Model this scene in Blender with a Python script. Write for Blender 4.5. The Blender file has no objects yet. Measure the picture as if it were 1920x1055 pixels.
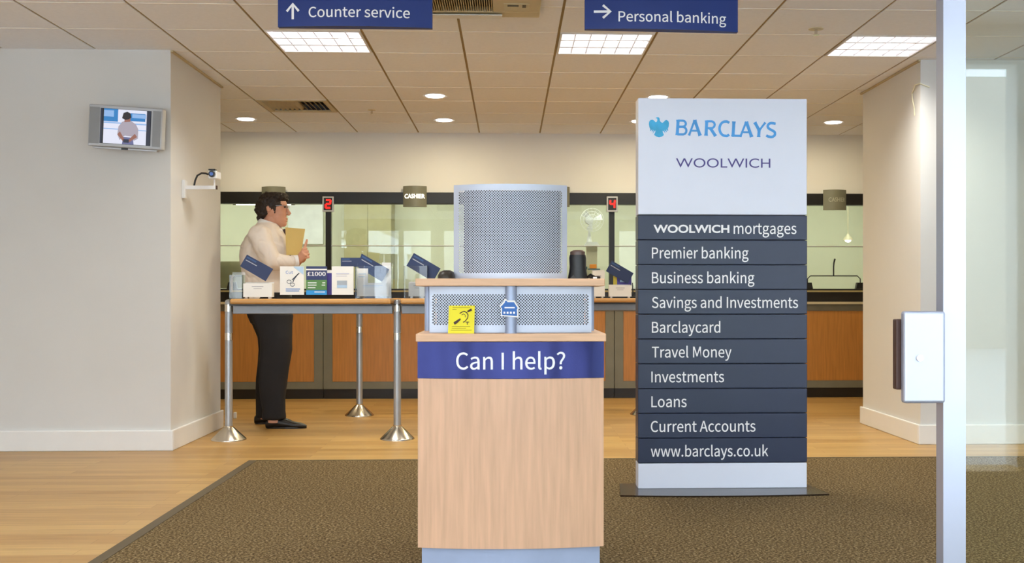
import bpy, bmesh, math, random
from mathutils import Vector, Matrix, noise as mnoise
random.seed(7)
S = bpy.context.scene
COL = S.collection
R = math.radians
# ------------------------------------------------------------------ camera
F_PX, CX0, CY0, CAM_H, YAW = 2062.0, 1027.0, 552.0, 1.02, R(2.0)
cam_d = bpy.data.cameras.new('camera'); cam = bpy.data.objects.new('camera', cam_d); COL.objects.link(cam)
cam.location = (0, 0, CAM_H); cam.rotation_euler = (R(90), 0, -YAW)
cam_d.sensor_fit = 'HORIZONTAL'; cam_d.sensor_width = 36.0
cam_d.lens = F_PX / 1920 * 36.0
cam_d.shift_x = (960 - CX0) / 1920.0
cam_d.shift_y = (CY0 - 527.5) / 1920.0
cam_d.clip_start = 0.05; cam_d.clip_end = 200
S.camera = cam
# ------------------------------------------------------------------ exposure
S.view_settings.view_transform = 'Standard'; S.view_settings.look = 'None'
S.view_settings.exposure = 0.0; S.view_settings.gamma = 1.0
S.view_settings.use_curve_mapping = False
# ------------------------------------------------------------------ daylight (street side, behind the photographer)
W = bpy.data.worlds.new('world'); S.world = W; W.use_nodes = True
bg = W.node_tree.nodes['Background']; bg.inputs[0].default_value = (0.70, 0.84, 1.0, 1); bg.inputs[1].default_value = 12.3

def area(name, loc, sx, sy, power, color, rot=(0, 0, 0), shape='RECTANGLE', portal=False, spread=180):
    d = bpy.data.lights.new(name, 'AREA'); d.shape = shape; d.size = sx
    if shape in ('RECTANGLE', 'ELLIPSE'): d.size_y = sy
    d.energy = power; d.color = color; d.spread = R(spread)
    if portal: d.cycles.is_portal = True
    o = bpy.data.objects.new(name, d); COL.objects.link(o); o.location = loc; o.rotation_euler = rot
    return o
FRONT_Y = -1.6
for i, xc in enumerate((-3.05, 0.0, 3.05)):
    area('window_portal', (xc, FRONT_Y, 1.22), 2.8, 2.3, 1, (1, 1, 1), rot=(R(90), 0, 0), portal=True)
CEIL = 2.62
area('tube_lamp_light', (-2.3, 11.64, 1.97), 0.55, 0.04, 7, (1.0, 1.0, 0.97), rot=(R(70), 0, -R(8)))
TROFFERS = [(-1.197, 7.015), (0.603, 7.015), (2.403, 7.015)]
NEAR_FILL_LIGHTS = [(-1.197, 4.0), (0.603, 4.0), (2.403, 4.0), (-1.197, 1.0), (0.603, 1.0), (2.403, 1.0), (-3.0, 4.0), (-3.0, 1.0)]  # unseen lights without fittings, added to brighten the foreground
for (x, y) in TROFFERS:
    area('troffer_or_fill_light', (x, y, CEIL - 0.03), 0.54, 0.54, 18, (1.0, 0.97, 0.88), spread=135)
for (x, y) in NEAR_FILL_LIGHTS:
    area('troffer_or_fill_light', (x, y, CEIL - 0.03), 0.54, 0.54, 14, (0.96, 0.98, 1.0), spread=160)
DOWNLIGHTS = [(-0.597, 8.87), (-0.597, 10.1), (-2.397, 10.1), (1.203, 10.1), (1.203, 8.87), (3.003, 10.1)]
for (x, y) in DOWNLIGHTS:
    area('downlight_light', (x, y, CEIL - 0.025), 0.15, 0.15, 12, (1.0, 0.86, 0.56), shape='DISK')
for x in (-3.6, -1.2, 1.2, 3.6):
    area('office_light', (x, 12.1, CEIL - 0.05), 1.3, 0.3, 25, (0.98, 1.0, 0.88))

# ------------------------------------------------------------------ pixel -> point on a known plane
FW = Vector((math.sin(YAW), math.cos(YAW), 0)); RT = Vector((math.cos(YAW), -math.sin(YAW), 0))
def ray(px, py): return FW * F_PX + RT * (px - CX0) + Vector((0, 0, CY0 - py))
def P(px, py, Y):
    d = ray(px, py); t = Y / d.y
    return Vector((d.x * t, Y, CAM_H + d.z * t))
def XP(px, Y): return P(px, CY0, Y).x
def ZP(px, py, Y): return P(px, py, Y).z

# ------------------------------------------------------------------ materials
def lin(c):
    out = []
    for v in c:
        v = v / 255.0
        out.append(v / 12.92 if v <= 0.04045 else ((v + 0.055) / 1.055) ** 2.4)
    return tuple(out) + (1.0,)
MATS = {}
def mat(name, rgb, rough=0.5, metal=0.0, var=0.06, scale=8.0, stretch=(1, 1, 1), bump=0.0, bscale=None, spec=None, coat=0.0):
    if name in MATS: return MATS[name]
    m = bpy.data.materials.new(name); m.use_nodes = True; nt = m.node_tree; b = nt.nodes['Principled BSDF']
    b.inputs['Roughness'].default_value = rough; b.inputs['Metallic'].default_value = metal
    if spec is not None: b.inputs['Specular IOR Level'].default_value = spec
    if coat: b.inputs['Coat Weight'].default_value = coat; b.inputs['Coat Roughness'].default_value = 0.15
    tc = nt.nodes.new('ShaderNodeTexCoord'); mp = nt.nodes.new('ShaderNodeMapping'); nz = nt.nodes.new('ShaderNodeTexNoise')
    mp.inputs['Scale'].default_value = stretch; nz.inputs['Scale'].default_value = scale; nz.inputs['Detail'].default_value = 5
    nt.links.new(tc.outputs['Object'], mp.inputs[0]); nt.links.new(mp.outputs[0], nz.inputs['Vector'])
    cr = nt.nodes.new('ShaderNodeValToRGB'); c = lin(rgb)
    cr.color_ramp.elements[0].position = 0.3; cr.color_ramp.elements[1].position = 0.7
    cr.color_ramp.elements[0].color = tuple(max(0, v * (1 - var)) for v in c[:3]) + (1,)
    cr.color_ramp.elements[1].color = tuple(min(1, v * (1 + var)) for v in c[:3]) + (1,)
    nt.links.new(nz.outputs['Fac'], cr.inputs[0]); nt.links.new(cr.outputs[0], b.inputs['Base Color'])
    if bump:
        bp = nt.nodes.new('ShaderNodeBump'); bp.inputs['Strength'].default_value = bump; bp.inputs['Distance'].default_value = 0.01
        src = nz
        if bscale:
            src = nt.nodes.new('ShaderNodeTexNoise'); src.inputs['Scale'].default_value = bscale; nt.links.new(mp.outputs[0], src.inputs['Vector'])
        nt.links.new(src.outputs['Fac'], bp.inputs['Height']); nt.links.new(bp.outputs[0], b.inputs['Normal'])
    MATS[name] = m; return m
def emit(name, rgb, strength):
    if name in MATS: return MATS[name]
    m = bpy.data.materials.new(name); m.use_nodes = True; b = m.node_tree.nodes['Principled BSDF']
    b.inputs['Base Color'].default_value = (0.02, 0.02, 0.02, 1); b.inputs['Emission Color'].default_value = lin(rgb); b.inputs['Emission Strength'].default_value = strength
    MATS[name] = m; return m
def glass(name, tint=(0.97, 1.0, 0.97), ior=1.5, rough=0.0):
    m = bpy.data.materials.new(name); m.use_nodes = True; nt = m.node_tree
    for n in list(nt.nodes): nt.nodes.remove(n)
    out = nt.nodes.new('ShaderNodeOutputMaterial'); mx = nt.nodes.new('ShaderNodeMixShader'); fr = nt.nodes.new('ShaderNodeFresnel')
    tr = nt.nodes.new('ShaderNodeBsdfTransparent'); gl = nt.nodes.new('ShaderNodeBsdfGlossy')
    fr.inputs['IOR'].default_value = ior; tr.inputs[0].default_value = tint + (1,); gl.inputs['Roughness'].default_value = rough
    nt.links.new(fr.outputs[0], mx.inputs[0]); nt.links.new(tr.outputs[0], mx.inputs[1]); nt.links.new(gl.outputs[0], mx.inputs[2]); nt.links.new(mx.outputs[0], out.inputs[0])
    MATS[name] = m; return m
def wood_floor():
    m = bpy.data.materials.new('oak_floor'); m.use_nodes = True; nt = m.node_tree; b = nt.nodes['Principled BSDF']
    tc = nt.nodes.new('ShaderNodeTexCoord')
    br = nt.nodes.new('ShaderNodeTexBrick'); br.inputs['Scale'].default_value = 1.0
    br.inputs['Brick Width'].default_value = 1.25; br.inputs['Row Height'].default_value = 0.095; br.inputs['Mortar Size'].default_value = 0.0009
    br.inputs['Color1'].default_value = lin((186, 144, 82)); br.inputs['Color2'].default_value = lin((208, 170, 104)); br.inputs['Mortar'].default_value = lin((150, 105, 58))
    br.offset = 0.37
    mp = nt.nodes.new('ShaderNodeMapping'); mp.inputs['Scale'].default_value = (1.1, 34, 1)
    nz = nt.nodes.new('ShaderNodeTexNoise'); nz.inputs['Scale'].default_value = 2.2; nz.inputs['Detail'].default_value = 8; nz.inputs['Roughness'].default_value = 0.65
    cr = nt.nodes.new('ShaderNodeValToRGB'); cr.color_ramp.elements[0].position = 0.3; cr.color_ramp.elements[1].position = 0.7
    cr.color_ramp.elements[0].color = (0.70, 0.66, 0.60, 1); cr.color_ramp.elements[1].color = (1.08, 1.06, 1.02, 1)
    mx = nt.nodes.new('ShaderNodeMix'); mx.data_type = 'RGBA'; mx.blend_type = 'MULTIPLY'; mx.inputs['Factor'].default_value = 1.0
    nt.links.new(tc.outputs['Object'], br.inputs['Vector']); nt.links.new(tc.outputs['Object'], mp.inputs[0]); nt.links.new(mp.outputs[0], nz.inputs['Vector'])
    nt.links.new(nz.outputs['Fac'], cr.inputs[0]); nt.links.new(br.outputs['Color'], mx.inputs[6]); nt.links.new(cr.outputs[0], mx.inputs[7]); nt.links.new(mx.outputs[2], b.inputs['Base Color'])
    b.inputs['Roughness'].default_value = 0.38
    return m
def carpet_mat():
    m = bpy.data.materials.new('carpet_pile'); m.use_nodes = True; nt = m.node_tree; b = nt.nodes['Principled BSDF']
    tc = nt.nodes.new('ShaderNodeTexCoord'); nz = nt.nodes.new('ShaderNodeTexNoise'); nz.inputs['Scale'].default_value = 95; nz.inputs['Detail'].default_value = 3; nz.inputs['Roughness'].default_value = 0.7
    nt.links.new(tc.outputs['Object'], nz.inputs['Vector'])
    cr = nt.nodes.new('ShaderNodeValToRGB'); e = cr.color_ramp.elements
    e[0].position = 0.32; e[0].color = lin((46, 36, 22)); e[1].position = 0.68; e[1].color = lin((176, 156, 120))
    k = e.new(0.46); k.color = lin((92, 74, 46)); k = e.new(0.54); k.color = lin((124, 104, 70))
    nt.links.new(nz.outputs['Fac'], cr.inputs[0]); nt.links.new(cr.outputs[0], b.inputs['Base Color'])
    bp = nt.nodes.new('ShaderNodeBump'); bp.inputs['Strength'].default_value = 0.6; bp.inputs['Distance'].default_value = 0.01
    nt.links.new(nz.outputs['Fac'], bp.inputs['Height']); nt.links.new(bp.outputs[0], b.inputs['Normal'])
    b.inputs['Roughness'].default_value = 0.95; b.inputs['Specular IOR Level'].default_value = 0.1
    return m
M_floor, M_carpet = wood_floor(), carpet_mat()
M_wall = mat('wall_paint', (222, 221, 218), 0.7, var=0.012, scale=3, bump=0.03, bscale=160)
M_skirt = mat('skirting_paint', (240, 239, 236), 0.4, var=0.01)
M_tile = mat('ceiling_tile', (240, 243, 250), 0.9, var=0.02, scale=40, bump=0.1, bscale=220)
M_runner = mat('ceiling_runner', (150, 128, 84), 0.6)
M_crossbar = mat('ceiling_crossbar', (240, 236, 228), 0.5)
M_office = mat('office_paint', (224, 226, 204), 0.7, var=0.02)
M_olive = mat('olive_panel', (164, 158, 118), 0.6)
M_beech = mat('beech_veneer', (214, 170, 136), 0.42, var=0.10, scale=7, stretch=(9, 9, 0.6), coat=0.1)
M_beech_x = mat('beech_edge', (222, 178, 140), 0.42, var=0.10, scale=7, stretch=(0.6, 9, 9))
M_oak = mat('cabinet_veneer', (188, 128, 60), 0.38, var=0.13, scale=6, stretch=(10, 10, 0.6))
M_railwood = mat('rail_wood', (196, 146, 84), 0.35, var=0.1, scale=6, stretch=(0.5, 9, 9))
M_grey = mat('grey_laminate', (122, 120, 106), 0.5)
M_dark = mat('dark_laminate', (34, 29, 27), 0.35)
M_black = mat('black_plastic', (20, 20, 22), 0.35)
M_post = mat('post_metal', (172, 175, 180), 0.36, 0.65)
M_rail = mat('rail_metal', (136, 138, 142), 0.42, 0.6)
M_chrome = mat('chrome', (215, 212, 206), 0.14, 1.0)
M_cone = mat('brushed_cone', (205, 198, 186), 0.24, 1.0)
M_perf = mat('perforated_metal', (184, 189, 202), 0.40, 0.35)
M_bluegrey = mat('bluegrey_metal', (166, 178, 204), 0.45, 0.3)
M_band = mat('navy_band', (44, 46, 82), 0.16, 1.0, var=0.04)
M_navysign = mat('navy_sign', (14, 46, 120), 0.5, var=0.02)
M_slate = mat('slate_panel', (34, 45, 74), 0.34, var=0.02)
M_signwhite = mat('sign_white', (228, 233, 248), 0.4, var=0.008)
M_white = mat('white_plastic', (232, 232, 232), 0.4, var=0.01)
M_text = mat('white_lettering', (245, 245, 248), 0.5, var=0.005)
M_purple = mat('purple_lettering', (74, 66, 138), 0.5, var=0.02)
M_logo = mat('logo_blue', (72, 160, 232), 0.45, var=0.10, scale=9)
M_logo2 = mat('logo_cyan', (56, 172, 222), 0.45, var=0.2, scale=14)
M_silver = mat('silver_plastic', (182, 184, 188), 0.4, 0.3)
M_speaker = mat('speaker_mesh', (150, 153, 156), 0.6)
M_paper = mat('paper', (238, 236, 232), 0.6, var=0.015)
M_navycard = mat('navy_card', (34, 50, 92), 0.45, var=0.03)
M_yellow = mat('yellow_card', (238, 222, 30), 0.5, var=0.02)
M_brown = mat('dark_brown', (62, 34, 22), 0.5)
M_blue = mat('house_blue', (44, 104, 180), 0.5)
M_skin = mat('skin', (208, 152, 124), 0.5, var=0.07, scale=14)
M_shirt = mat('shirt_cotton', (228, 216, 204), 0.75, var=0.03, scale=10, bump=0.15, bscale=14)
M_trouser = mat('trouser_cloth', (24, 21, 23), 0.85, var=0.1, bump=0.2, bscale=12)
M_shoe = mat('shoe_leather', (20, 16, 15), 0.35)
M_hair = mat('hair_dark', (38, 25, 18), 0.6, var=0.6, scale=70, bump=.6)
M_manila = mat('manila', (214, 182, 104), 0.6, var=0.04)
M_alu = mat('brushed_aluminium', (172, 177, 192), 0.32, 0.6, var=0.02)
M_cream = mat('cream_plastic', (206, 196, 166), 0.5)
M_vent = mat('vent_cream', (196, 180, 140), 0.5)
M_glass = glass('clear_glass', (0.95, 0.985, 0.94))
M_acryl = glass('acrylic', (0.992, 0.994, 0.996), 1.49)
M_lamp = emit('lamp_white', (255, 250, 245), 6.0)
M_tube = emit('tube_white', (255, 246, 250), 9.0)
M_louvre = mat('louvre_white', (236, 238, 240), 0.4, 0.1)
M_red = emit('red_digit', (255, 20, 16), 2.2)
M_lit = emit('lit_letter', (255, 250, 235), 2.5)

# ------------------------------------------------------------------ mesh builder
class MB:
    def __init__(s): s.v = []; s.f = []; s.m = []; s.mi = 0
    def add(s, vs, fs):
        o = len(s.v); s.v += [tuple(p) for p in vs]; s.f += [tuple(i + o for i in f) for f in fs]; s.m += [s.mi] * len(fs); return s
    def box(s, x0, x1, y0, y1, z0, z1, M=None):
        vs = [Vector(p) for p in ((x0, y0, z0), (x1, y0, z0), (x1, y1, z0), (x0, y1, z0), (x0, y0, z1), (x1, y0, z1), (x1, y1, z1), (x0, y1, z1))]
        if M: vs = [M @ p for p in vs]
        return s.add(vs, [(0, 3, 2, 1), (4, 5, 6, 7), (0, 1, 5, 4), (1, 2, 6, 5), (2, 3, 7, 6), (3, 0, 4, 7)])
    def cyl(s, p0, p1, r0, r1=None, n=20, cap=True):
        return s.tube([p0, p1], [r0, r0 if r1 is None else r1], n, cap)
    def tube(s, pts, rad, n=12, cap=True, flat=1.0):
        pts = [Vector(p) for p in pts]
        if not isinstance(rad, (list, tuple)): rad = [rad] * len(pts)
        rings = []; ref = None
        for i, p in enumerate(pts):
            a = pts[max(0, i - 1)]; b = pts[min(len(pts) - 1, i + 1)]; t = (b - a).normalized()
            if ref is None:
                ref = Vector((0, 0, 1)) if abs(t.z) < 0.9 else Vector((1, 0, 0))
            u = (ref - t * ref.dot(t)).normalized(); w = t.cross(u); ref = u
            rings.append([p + (u * math.cos(2 * math.pi * k / n) + w * math.sin(2 * math.pi * k / n) * flat) * rad[i] for k in range(n)])
        vs = [q for r in rings for q in r]; fs = []
        for i in range(len(rings) - 1):
            for k in range(n):
                a = i * n + k; b = i * n + (k + 1) % n; fs.append((a, b, b + n, a + n))
        if cap:
            fs.append(tuple(range(n))[::-1]); fs.append(tuple((len(rings) - 1) * n + k for k in range(n)))
        return s.add(vs, fs)
    def lathe(s, prof, c=(0, 0, 0), n=32):
        vs = []; fs = []
        for (r, z) in prof:
            for k in range(n):
                a = 2 * math.pi * k / n; vs.append((c[0] + r * math.cos(a), c[1] + r * math.sin(a), c[2] + z))
        for i in range(len(prof) - 1):
            for k in range(n):
                a = i * n + k; b = i * n + (k + 1) % n; fs.append((a, b, b + n, a + n))
        fs.append(tuple(range(n))[::-1]); fs.append(tuple((len(prof) - 1) * n + k for k in range(n)))
        return s.add(vs, fs)
    def ell(s, c, rx, ry, rz, n=20, m=12):
        vs = []; fs = []
        for i in range(m + 1):
            t = math.pi * i / m
            for k in range(n):
                a = 2 * math.pi * k / n
                vs.append((c[0] + rx * math.sin(t) * math.cos(a), c[1] + ry * math.sin(t) * math.sin(a), c[2] + rz * math.cos(t)))
        for i in range(m):
            for k in range(n):
                a = i * n + k; b = i * n + (k + 1) % n; fs.append((a, a + n, b + n, b))
        return s.add(vs, fs)
    def loft(s, rings):                      # rings: (x_min, x_max, y_centre, y_half, z), horizontal superellipse sections
        n = 24; vs = []; fs = []
        for (x0, x1, yc, yh, z) in rings:
            for k in range(n):
                a = 2 * math.pi * k / n; ca, sa = math.cos(a), math.sin(a); e = 0.85
                vs.append(((x0 + x1) / 2 + (x1 - x0) / 2 * math.copysign(abs(ca) ** e, ca), yc + yh * math.copysign(abs(sa) ** e, sa), z))
        for i in range(len(rings) - 1):
            for k in range(n):
                a = i * n + k; b = i * n + (k + 1) % n; fs.append((a, b, b + n, a + n))
        fs.append(tuple(range(n))[::-1]); fs.append(tuple((len(rings) - 1) * n + k for k in range(n)))
        return s.add(vs, fs)
    def prism(s, poly, d0, d1, fr=None):     # polygon in (u, v) extruded along the frame's normal from d0 to d1
        fr = fr or (lambda u, v, w: (u, -w, v)); n = len(poly)
        vs = [fr(u, v, d0) for u, v in poly] + [fr(u, v, d1) for u, v in poly]
        fs = [tuple(range(n))[::-1], tuple(range(n, 2 * n))] + [(i, (i + 1) % n, n + (i + 1) % n, n + i) for i in range(n)]
        return s.add(vs, fs)
    def ribbon(s, pts, wid, fr, d=0.0):
        if not isinstance(wid, (list, tuple)): wid = [wid] * len(pts)
        pts = [Vector((p[0], p[1])) for p in pts]; L = []; Rr = []
        for i, p in enumerate(pts):
            a = pts[max(0, i - 1)]; b = pts[min(len(pts) - 1, i + 1)]; t = (b - a).normalized(); nn = Vector((-t.y, t.x))
            L.append(p + nn * wid[i] / 2); Rr.append(p - nn * wid[i] / 2)
        vs = [fr(q.x, q.y, d) for q in L] + [fr(q.x, q.y, d) for q in Rr]; n = len(pts)
        return s.add(vs, [(n + i, n + i + 1, i + 1, i) for i in range(n - 1)])
    def build(s, name, mats, parent=None, bevel=0.0, smooth=False, segs=2, remesh=0.0, smoothing=0, normals=False, solid=0.0):
        me = bpy.data.meshes.new(name); me.from_pydata(s.v, [], s.f); me.validate()
        if not isinstance(mats, (list, tuple)): mats = [mats]
        for m in mats: me.materials.append(m)
        for p, i in zip(me.polygons, s.m): p.material_index = i
        if normals or remesh:
            bm = bmesh.new(); bm.from_mesh(me); bmesh.ops.recalc_face_normals(bm, faces=bm.faces); bm.to_mesh(me); bm.free()
        o = bpy.data.objects.new(name, me); COL.objects.link(o)
        mods = False
        if remesh:
            k = o.modifiers.new('r', 'REMESH'); k.mode = 'VOXEL'; k.voxel_size = remesh; mods = True
            if smoothing:
                k = o.modifiers.new('s', 'SMOOTH'); k.factor = 0.5; k.iterations = smoothing
        if solid:
            k = o.modifiers.new('so', 'SOLIDIFY'); k.thickness = solid; k.offset = 0; mods = True
        if bevel:
            k = o.modifiers.new('b', 'BEVEL'); k.width = bevel; k.segments = segs; k.limit_method = 'ANGLE'; k.angle_limit = R(40); mods = True
        if mods:
            dg = bpy.context.evaluated_depsgraph_get(); me2 = bpy.data.meshes.new_from_object(o.evaluated_get(dg))
            o.modifiers.clear(); o.data = me2; bpy.data.meshes.remove(me); me2.name = name; me = me2
        if smooth:
            for p in me.polygons: p.use_smooth = True
            try: me.set_sharp_from_angle(angle=R(40))
            except Exception: pass
        if parent is not None: put(o, parent)
        return o
def put(o, parent):                           # parent without moving (roots carry location and z rotation only)
    o.parent = parent
    root = parent; Mw = Matrix.Identity(4)
    chain = []
    while root is not None: chain.append(root); root = root.parent
    for r in reversed(chain): Mw = Mw @ r.matrix_parent_inverse @ r.matrix_basis
    o.matrix_parent_inverse = Mw.inverted()
def thing(name, label, cat, loc=(0, 0, 0), group=None):
    o = bpy.data.objects.new(name, None); o.empty_display_size = 0.1; COL.objects.link(o); o.location = loc
    return tag(o, label, cat, group)
def tag(o, label, cat, group=None):
    o['label'] = label; o['category'] = cat
    if group: o['group'] = group
    return o
def struct(o): o['kind'] = 'structure'; return o
def kids(o): return [c for c in COL.objects if c.parent == o]
def dup(root, off, label, group=None):
    def cp(o, par):
        c = o.copy(); COL.objects.link(c); c.parent = par
        for ch in kids(o): cp(ch, c)
        return c
    r = cp(root, None); r.location = Vector(root.location) + Vector(off); r['label'] = label
    # children were built in world space with inverse of the source root: keep offsets relative to their root
    if group: r['group'] = group
    return r

# ------------------------------------------------------------------ lettering
def load_font():
    try:
        import os
        base = os.path.join(bpy.utils.resource_path('LOCAL'), 'datafiles', 'fonts')
        return bpy.data.fonts.load(os.path.join(base, 'Noto Sans CJK Regular.woff2'))
    except Exception:
        return None
FONT = load_font()
CAPS = {}
def cap_unit(key, font):
    if key not in CAPS:
        c = bpy.data.curves.new('cap', 'FONT'); c.body = 'H'; c.size = 1.0
        if font: c.font = font
        t = bpy.data.objects.new('cap', c); COL.objects.link(t)
        dg = bpy.context.evaluated_depsgraph_get(); me = bpy.data.meshes.new_from_object(t.evaluated_get(dg))
        CAPS[key] = max(v.co.y for v in me.vertices)
        bpy.data.objects.remove(t); bpy.data.curves.remove(c); bpy.data.meshes.remove(me)
    return CAPS[key]
def lettering(name, txt, fr, x0, x1, base, cap, m, parent, offset=0.0, d=0.0012, bold=False):
    """text as a mesh in a frame fr(u, v, w): spans x0..x1, capital height cap above the baseline"""
    c = bpy.data.curves.new(name, 'FONT'); c.body = txt; c.size = 1.0; c.resolution_u = 5
    if FONT and not bold: c.font = FONT
    c.offset = offset * cap_unit(bold, None if bold else FONT) / .7
    t = bpy.data.objects.new(name, c); COL.objects.link(t)
    dg = bpy.context.evaluated_depsgraph_get(); me = bpy.data.meshes.new_from_object(t.evaluated_get(dg))
    bpy.data.objects.remove(t); bpy.data.curves.remove(c)
    xs = [v.co.x for v in me.vertices]; a, b = min(xs), max(xs)
    capu = cap_unit(bold, None if bold else FONT)
    vs = [fr(x0 + (v.co.x - a) / (b - a) * (x1 - x0), base + v.co.y / capu * cap, d) for v in me.vertices]
    mb = MB(); mb.add(vs, [tuple(p.vertices) for p in me.polygons]); bpy.data.meshes.remove(me)
    return mb.build(name, m, parent)

# =================================================================== SETTING
PL_X, PL_Y0, PL_Y1 = -2.215, 7.28, 8.52        # left pier
PR_X, PR_Y0, PR_Y1 = 2.80, 7.40, 8.62          # right pier
BACK_Y, SIDE_X = 10.92, 4.62
GX0, GY0 = -0.297, 6.715                       # ceiling grid origin
struct(MB().box(-SIDE_X - .1, SIDE_X + .1, FRONT_Y - .1, 14.2, -0.1, 0).build('floor', M_floor))
struct(MB().box(-SIDE_X, PL_X, PL_Y0, PL_Y1, 0, CEIL + .08).build('wall_left', M_wall))
struct(MB().box(PR_X, SIDE_X, PR_Y0, PR_Y1, 0, CEIL + .08).build('wall_right', M_wall))
struct(MB().box(-SIDE_X - .1, -SIDE_X, FRONT_Y, 14.2, 0, CEIL + .1).build('wall_outer_left', M_wall))
struct(MB().box(SIDE_X, SIDE_X + .1, FRONT_Y, 14.2, 0, CEIL + .1).build('wall_outer_right', M_wall))
HEAD_Z0, HEAD_Z1 = 1.915, 2.03
struct(MB().box(-SIDE_X, SIDE_X, BACK_Y, BACK_Y + .12, HEAD_Z1, CEIL + .1).build('wall_back', M_wall))
struct(MB().box(-SIDE_X, SIDE_X, 13.4, 13.5, 0, CEIL + .1).build('wall_office', M_office))
def skirting(name, pts):
    mb = MB()
    mb.box(*pts[0]); mb.box(*pts[1])
    return struct(mb.build(name, M_skirt, bevel=0.006))
skirting('baseboard_left', [(-SIDE_X, PL_X + .02, PL_Y0 - .02, PL_Y0, 0, .134), (PL_X, PL_X + .02, PL_Y0, PL_Y1 + .02, 0, .134)])
skirting('baseboard_right', [(PR_X - .02, SIDE_X, PR_Y0 - .02, PR_Y0, 0, .134), (PR_X - .02, PR_X, PR_Y0, PR_Y1 + .02, 0, .134)])
struct(MB().box(PL_X, PL_X + .016, PL_Y0 - .005, PL_Y1 + .02, CEIL - .014, CEIL - .003).build('trim_1', M_vent))
struct(MB().box(PR_X - .016, PR_X, PR_Y0 - .005, PR_Y1 + .02, CEIL - .014, CEIL - .003).build('trim_2', M_vent))
# ceiling: tiles laid in a grid, recessed runners front to back, thin white cross bars
mb = MB()
skip = set()
def cell(x, y): return (math.floor((x - GX0) / .6), math.floor((y - GY0) / .6))
for t in TROFFERS: skip.add(cell(*t))
skip.add(cell(-1.8, 9.4)); VENT_C = cell(-1.8, 9.4)
kx0, kx1 = math.floor((-SIDE_X - GX0) / .6), math.ceil((SIDE_X - GX0) / .6)
ky0, ky1 = math.floor((FRONT_Y - GY0) / .6), math.ceil((BACK_Y - GY0) / .6)
for i in range(kx0, kx1):
    for j in range(ky0, ky1):
        if (i, j) in skip: continue
        x0, x1 = GX0 + .6 * i + .008, GX0 + .6 * i + .592
        y0, y1 = GY0 + .6 * j + .002, GY0 + .6 * j + .598
        x0, x1 = max(x0, -SIDE_X), min(x1, SIDE_X); y0, y1 = max(y0, FRONT_Y), min(y1, BACK_Y)
        if x1 - x0 > .01 and y1 - y0 > .01: mb.box(x0, x1, y0, y1, CEIL, CEIL + .02)
mb.mi = 1
for i in range(kx0 + 1, kx1):
    x = GX0 + .6 * i; mb.box(x - .009, x + .009, FRONT_Y, BACK_Y, CEIL + .005, CEIL + .03)
mb.mi = 2
for j in range(ky0 + 1, ky1):
    y = GY0 + .6 * j
    for i in range(kx0, kx1):
        mb.box(max(-SIDE_X, GX0 + .6 * i + .01), min(SIDE_X, GX0 + .6 * i + .59), y - .004, y + .004, CEIL - .002, CEIL + .012)
mb.mi = 0
mb.box(-SIDE_X, SIDE_X, FRONT_Y, BACK_Y, CEIL + .1, CEIL + .12)
mb.box(-SIDE_X, SIDE_X, BACK_Y + .12, 13.4, CEIL, CEIL + .02)
struct(mb.build('ceiling', [M_tile, M_runner, M_crossbar]))
# street front behind the photographer, and the building across the road that the counter glass mirrors
mb = MB()
mb.box(-SIDE_X, SIDE_X, FRONT_Y - .15, FRONT_Y, 2.38, CEIL + .1)
for x in (-SIDE_X + .08, -3.05, -2.3, -1.53, -.8, 0.75, 1.53, 2.3, 3.05, SIDE_X - .08): hwid = .08 if abs(x) > 4 else (.14 if abs(x) == 1.53 else .05); mb.box(x - hwid, x + hwid, FRONT_Y - .15, FRONT_Y, 0, 2.38)  # extra unseen mullions, some widened, added so the kiosk band reflects stripes
struct(mb.build('wall_front', M_wall))
struct(MB().box(-40, 40, -16, FRONT_Y - .1, -.12, -.02).build('floor_street', mat('paving', (196, 196, 194), 0.8)))
M_stone = mat('street_stone', (196, 190, 178), 0.8)
M_stonew = mat('street_white', (240, 240, 238), 0.6)
M_pane_dark = mat('street_pane', (70, 80, 92), 0.15)
mb = MB(); mb.box(-22, 22, -16.6, -16, -.1, 5.2)
mb.mi = 1
for xc in (-14.5, -9.5, -4.6, 1.2, 6.6, 12):
    for sx in (-1, 1): mb.box(xc + sx * .95 - .16, xc + sx * .95 + .16, -16, -15.8, 0, 2.4)
    mb.box(xc - 1.25, xc + 1.25, -16, -15.7, 2.4, 2.65)
    mb.prism([(xc - 1.35, 2.65), (xc + 1.35, 2.65), (xc, 3.25)], 15.7, 16.0)
    for k in (-.32, .32): mb.box(xc + k - .02, xc + k + .02, -16, -15.9, .6, 2.4)
mb.mi = 2
for xc in (-14.5, -9.5, -4.6, 1.2, 6.6, 12): mb.box(xc - .8, xc + .8, -16, -15.95, .6, 2.4)
struct(mb.build('wall_street', [M_stone, M_stonew, M_pane_dark]))

# =================================================================== CARPET
CX_L = -1.585; CY_F = 6.76
t = thing('entrance_mat', 'large brown speckled entrance carpet with a dark edging strip', 'carpet', (1, 3, 0))
MB().box(CX_L + .05, SIDE_X - .02, -1.4, CY_F - .02, 0, .010).build('carpet_pile', M_carpet, t)
M_edge = mat('carpet_edging', (88, 74, 48), 0.6)
mb = MB(); mb.box(CX_L, CX_L + .05, -1.4, CY_F, 0, .012); mb.box(CX_L + .05, SIDE_X - .02, CY_F - .02, CY_F, 0, .012)
mb.build('edging_strip', M_edge, t)

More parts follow.
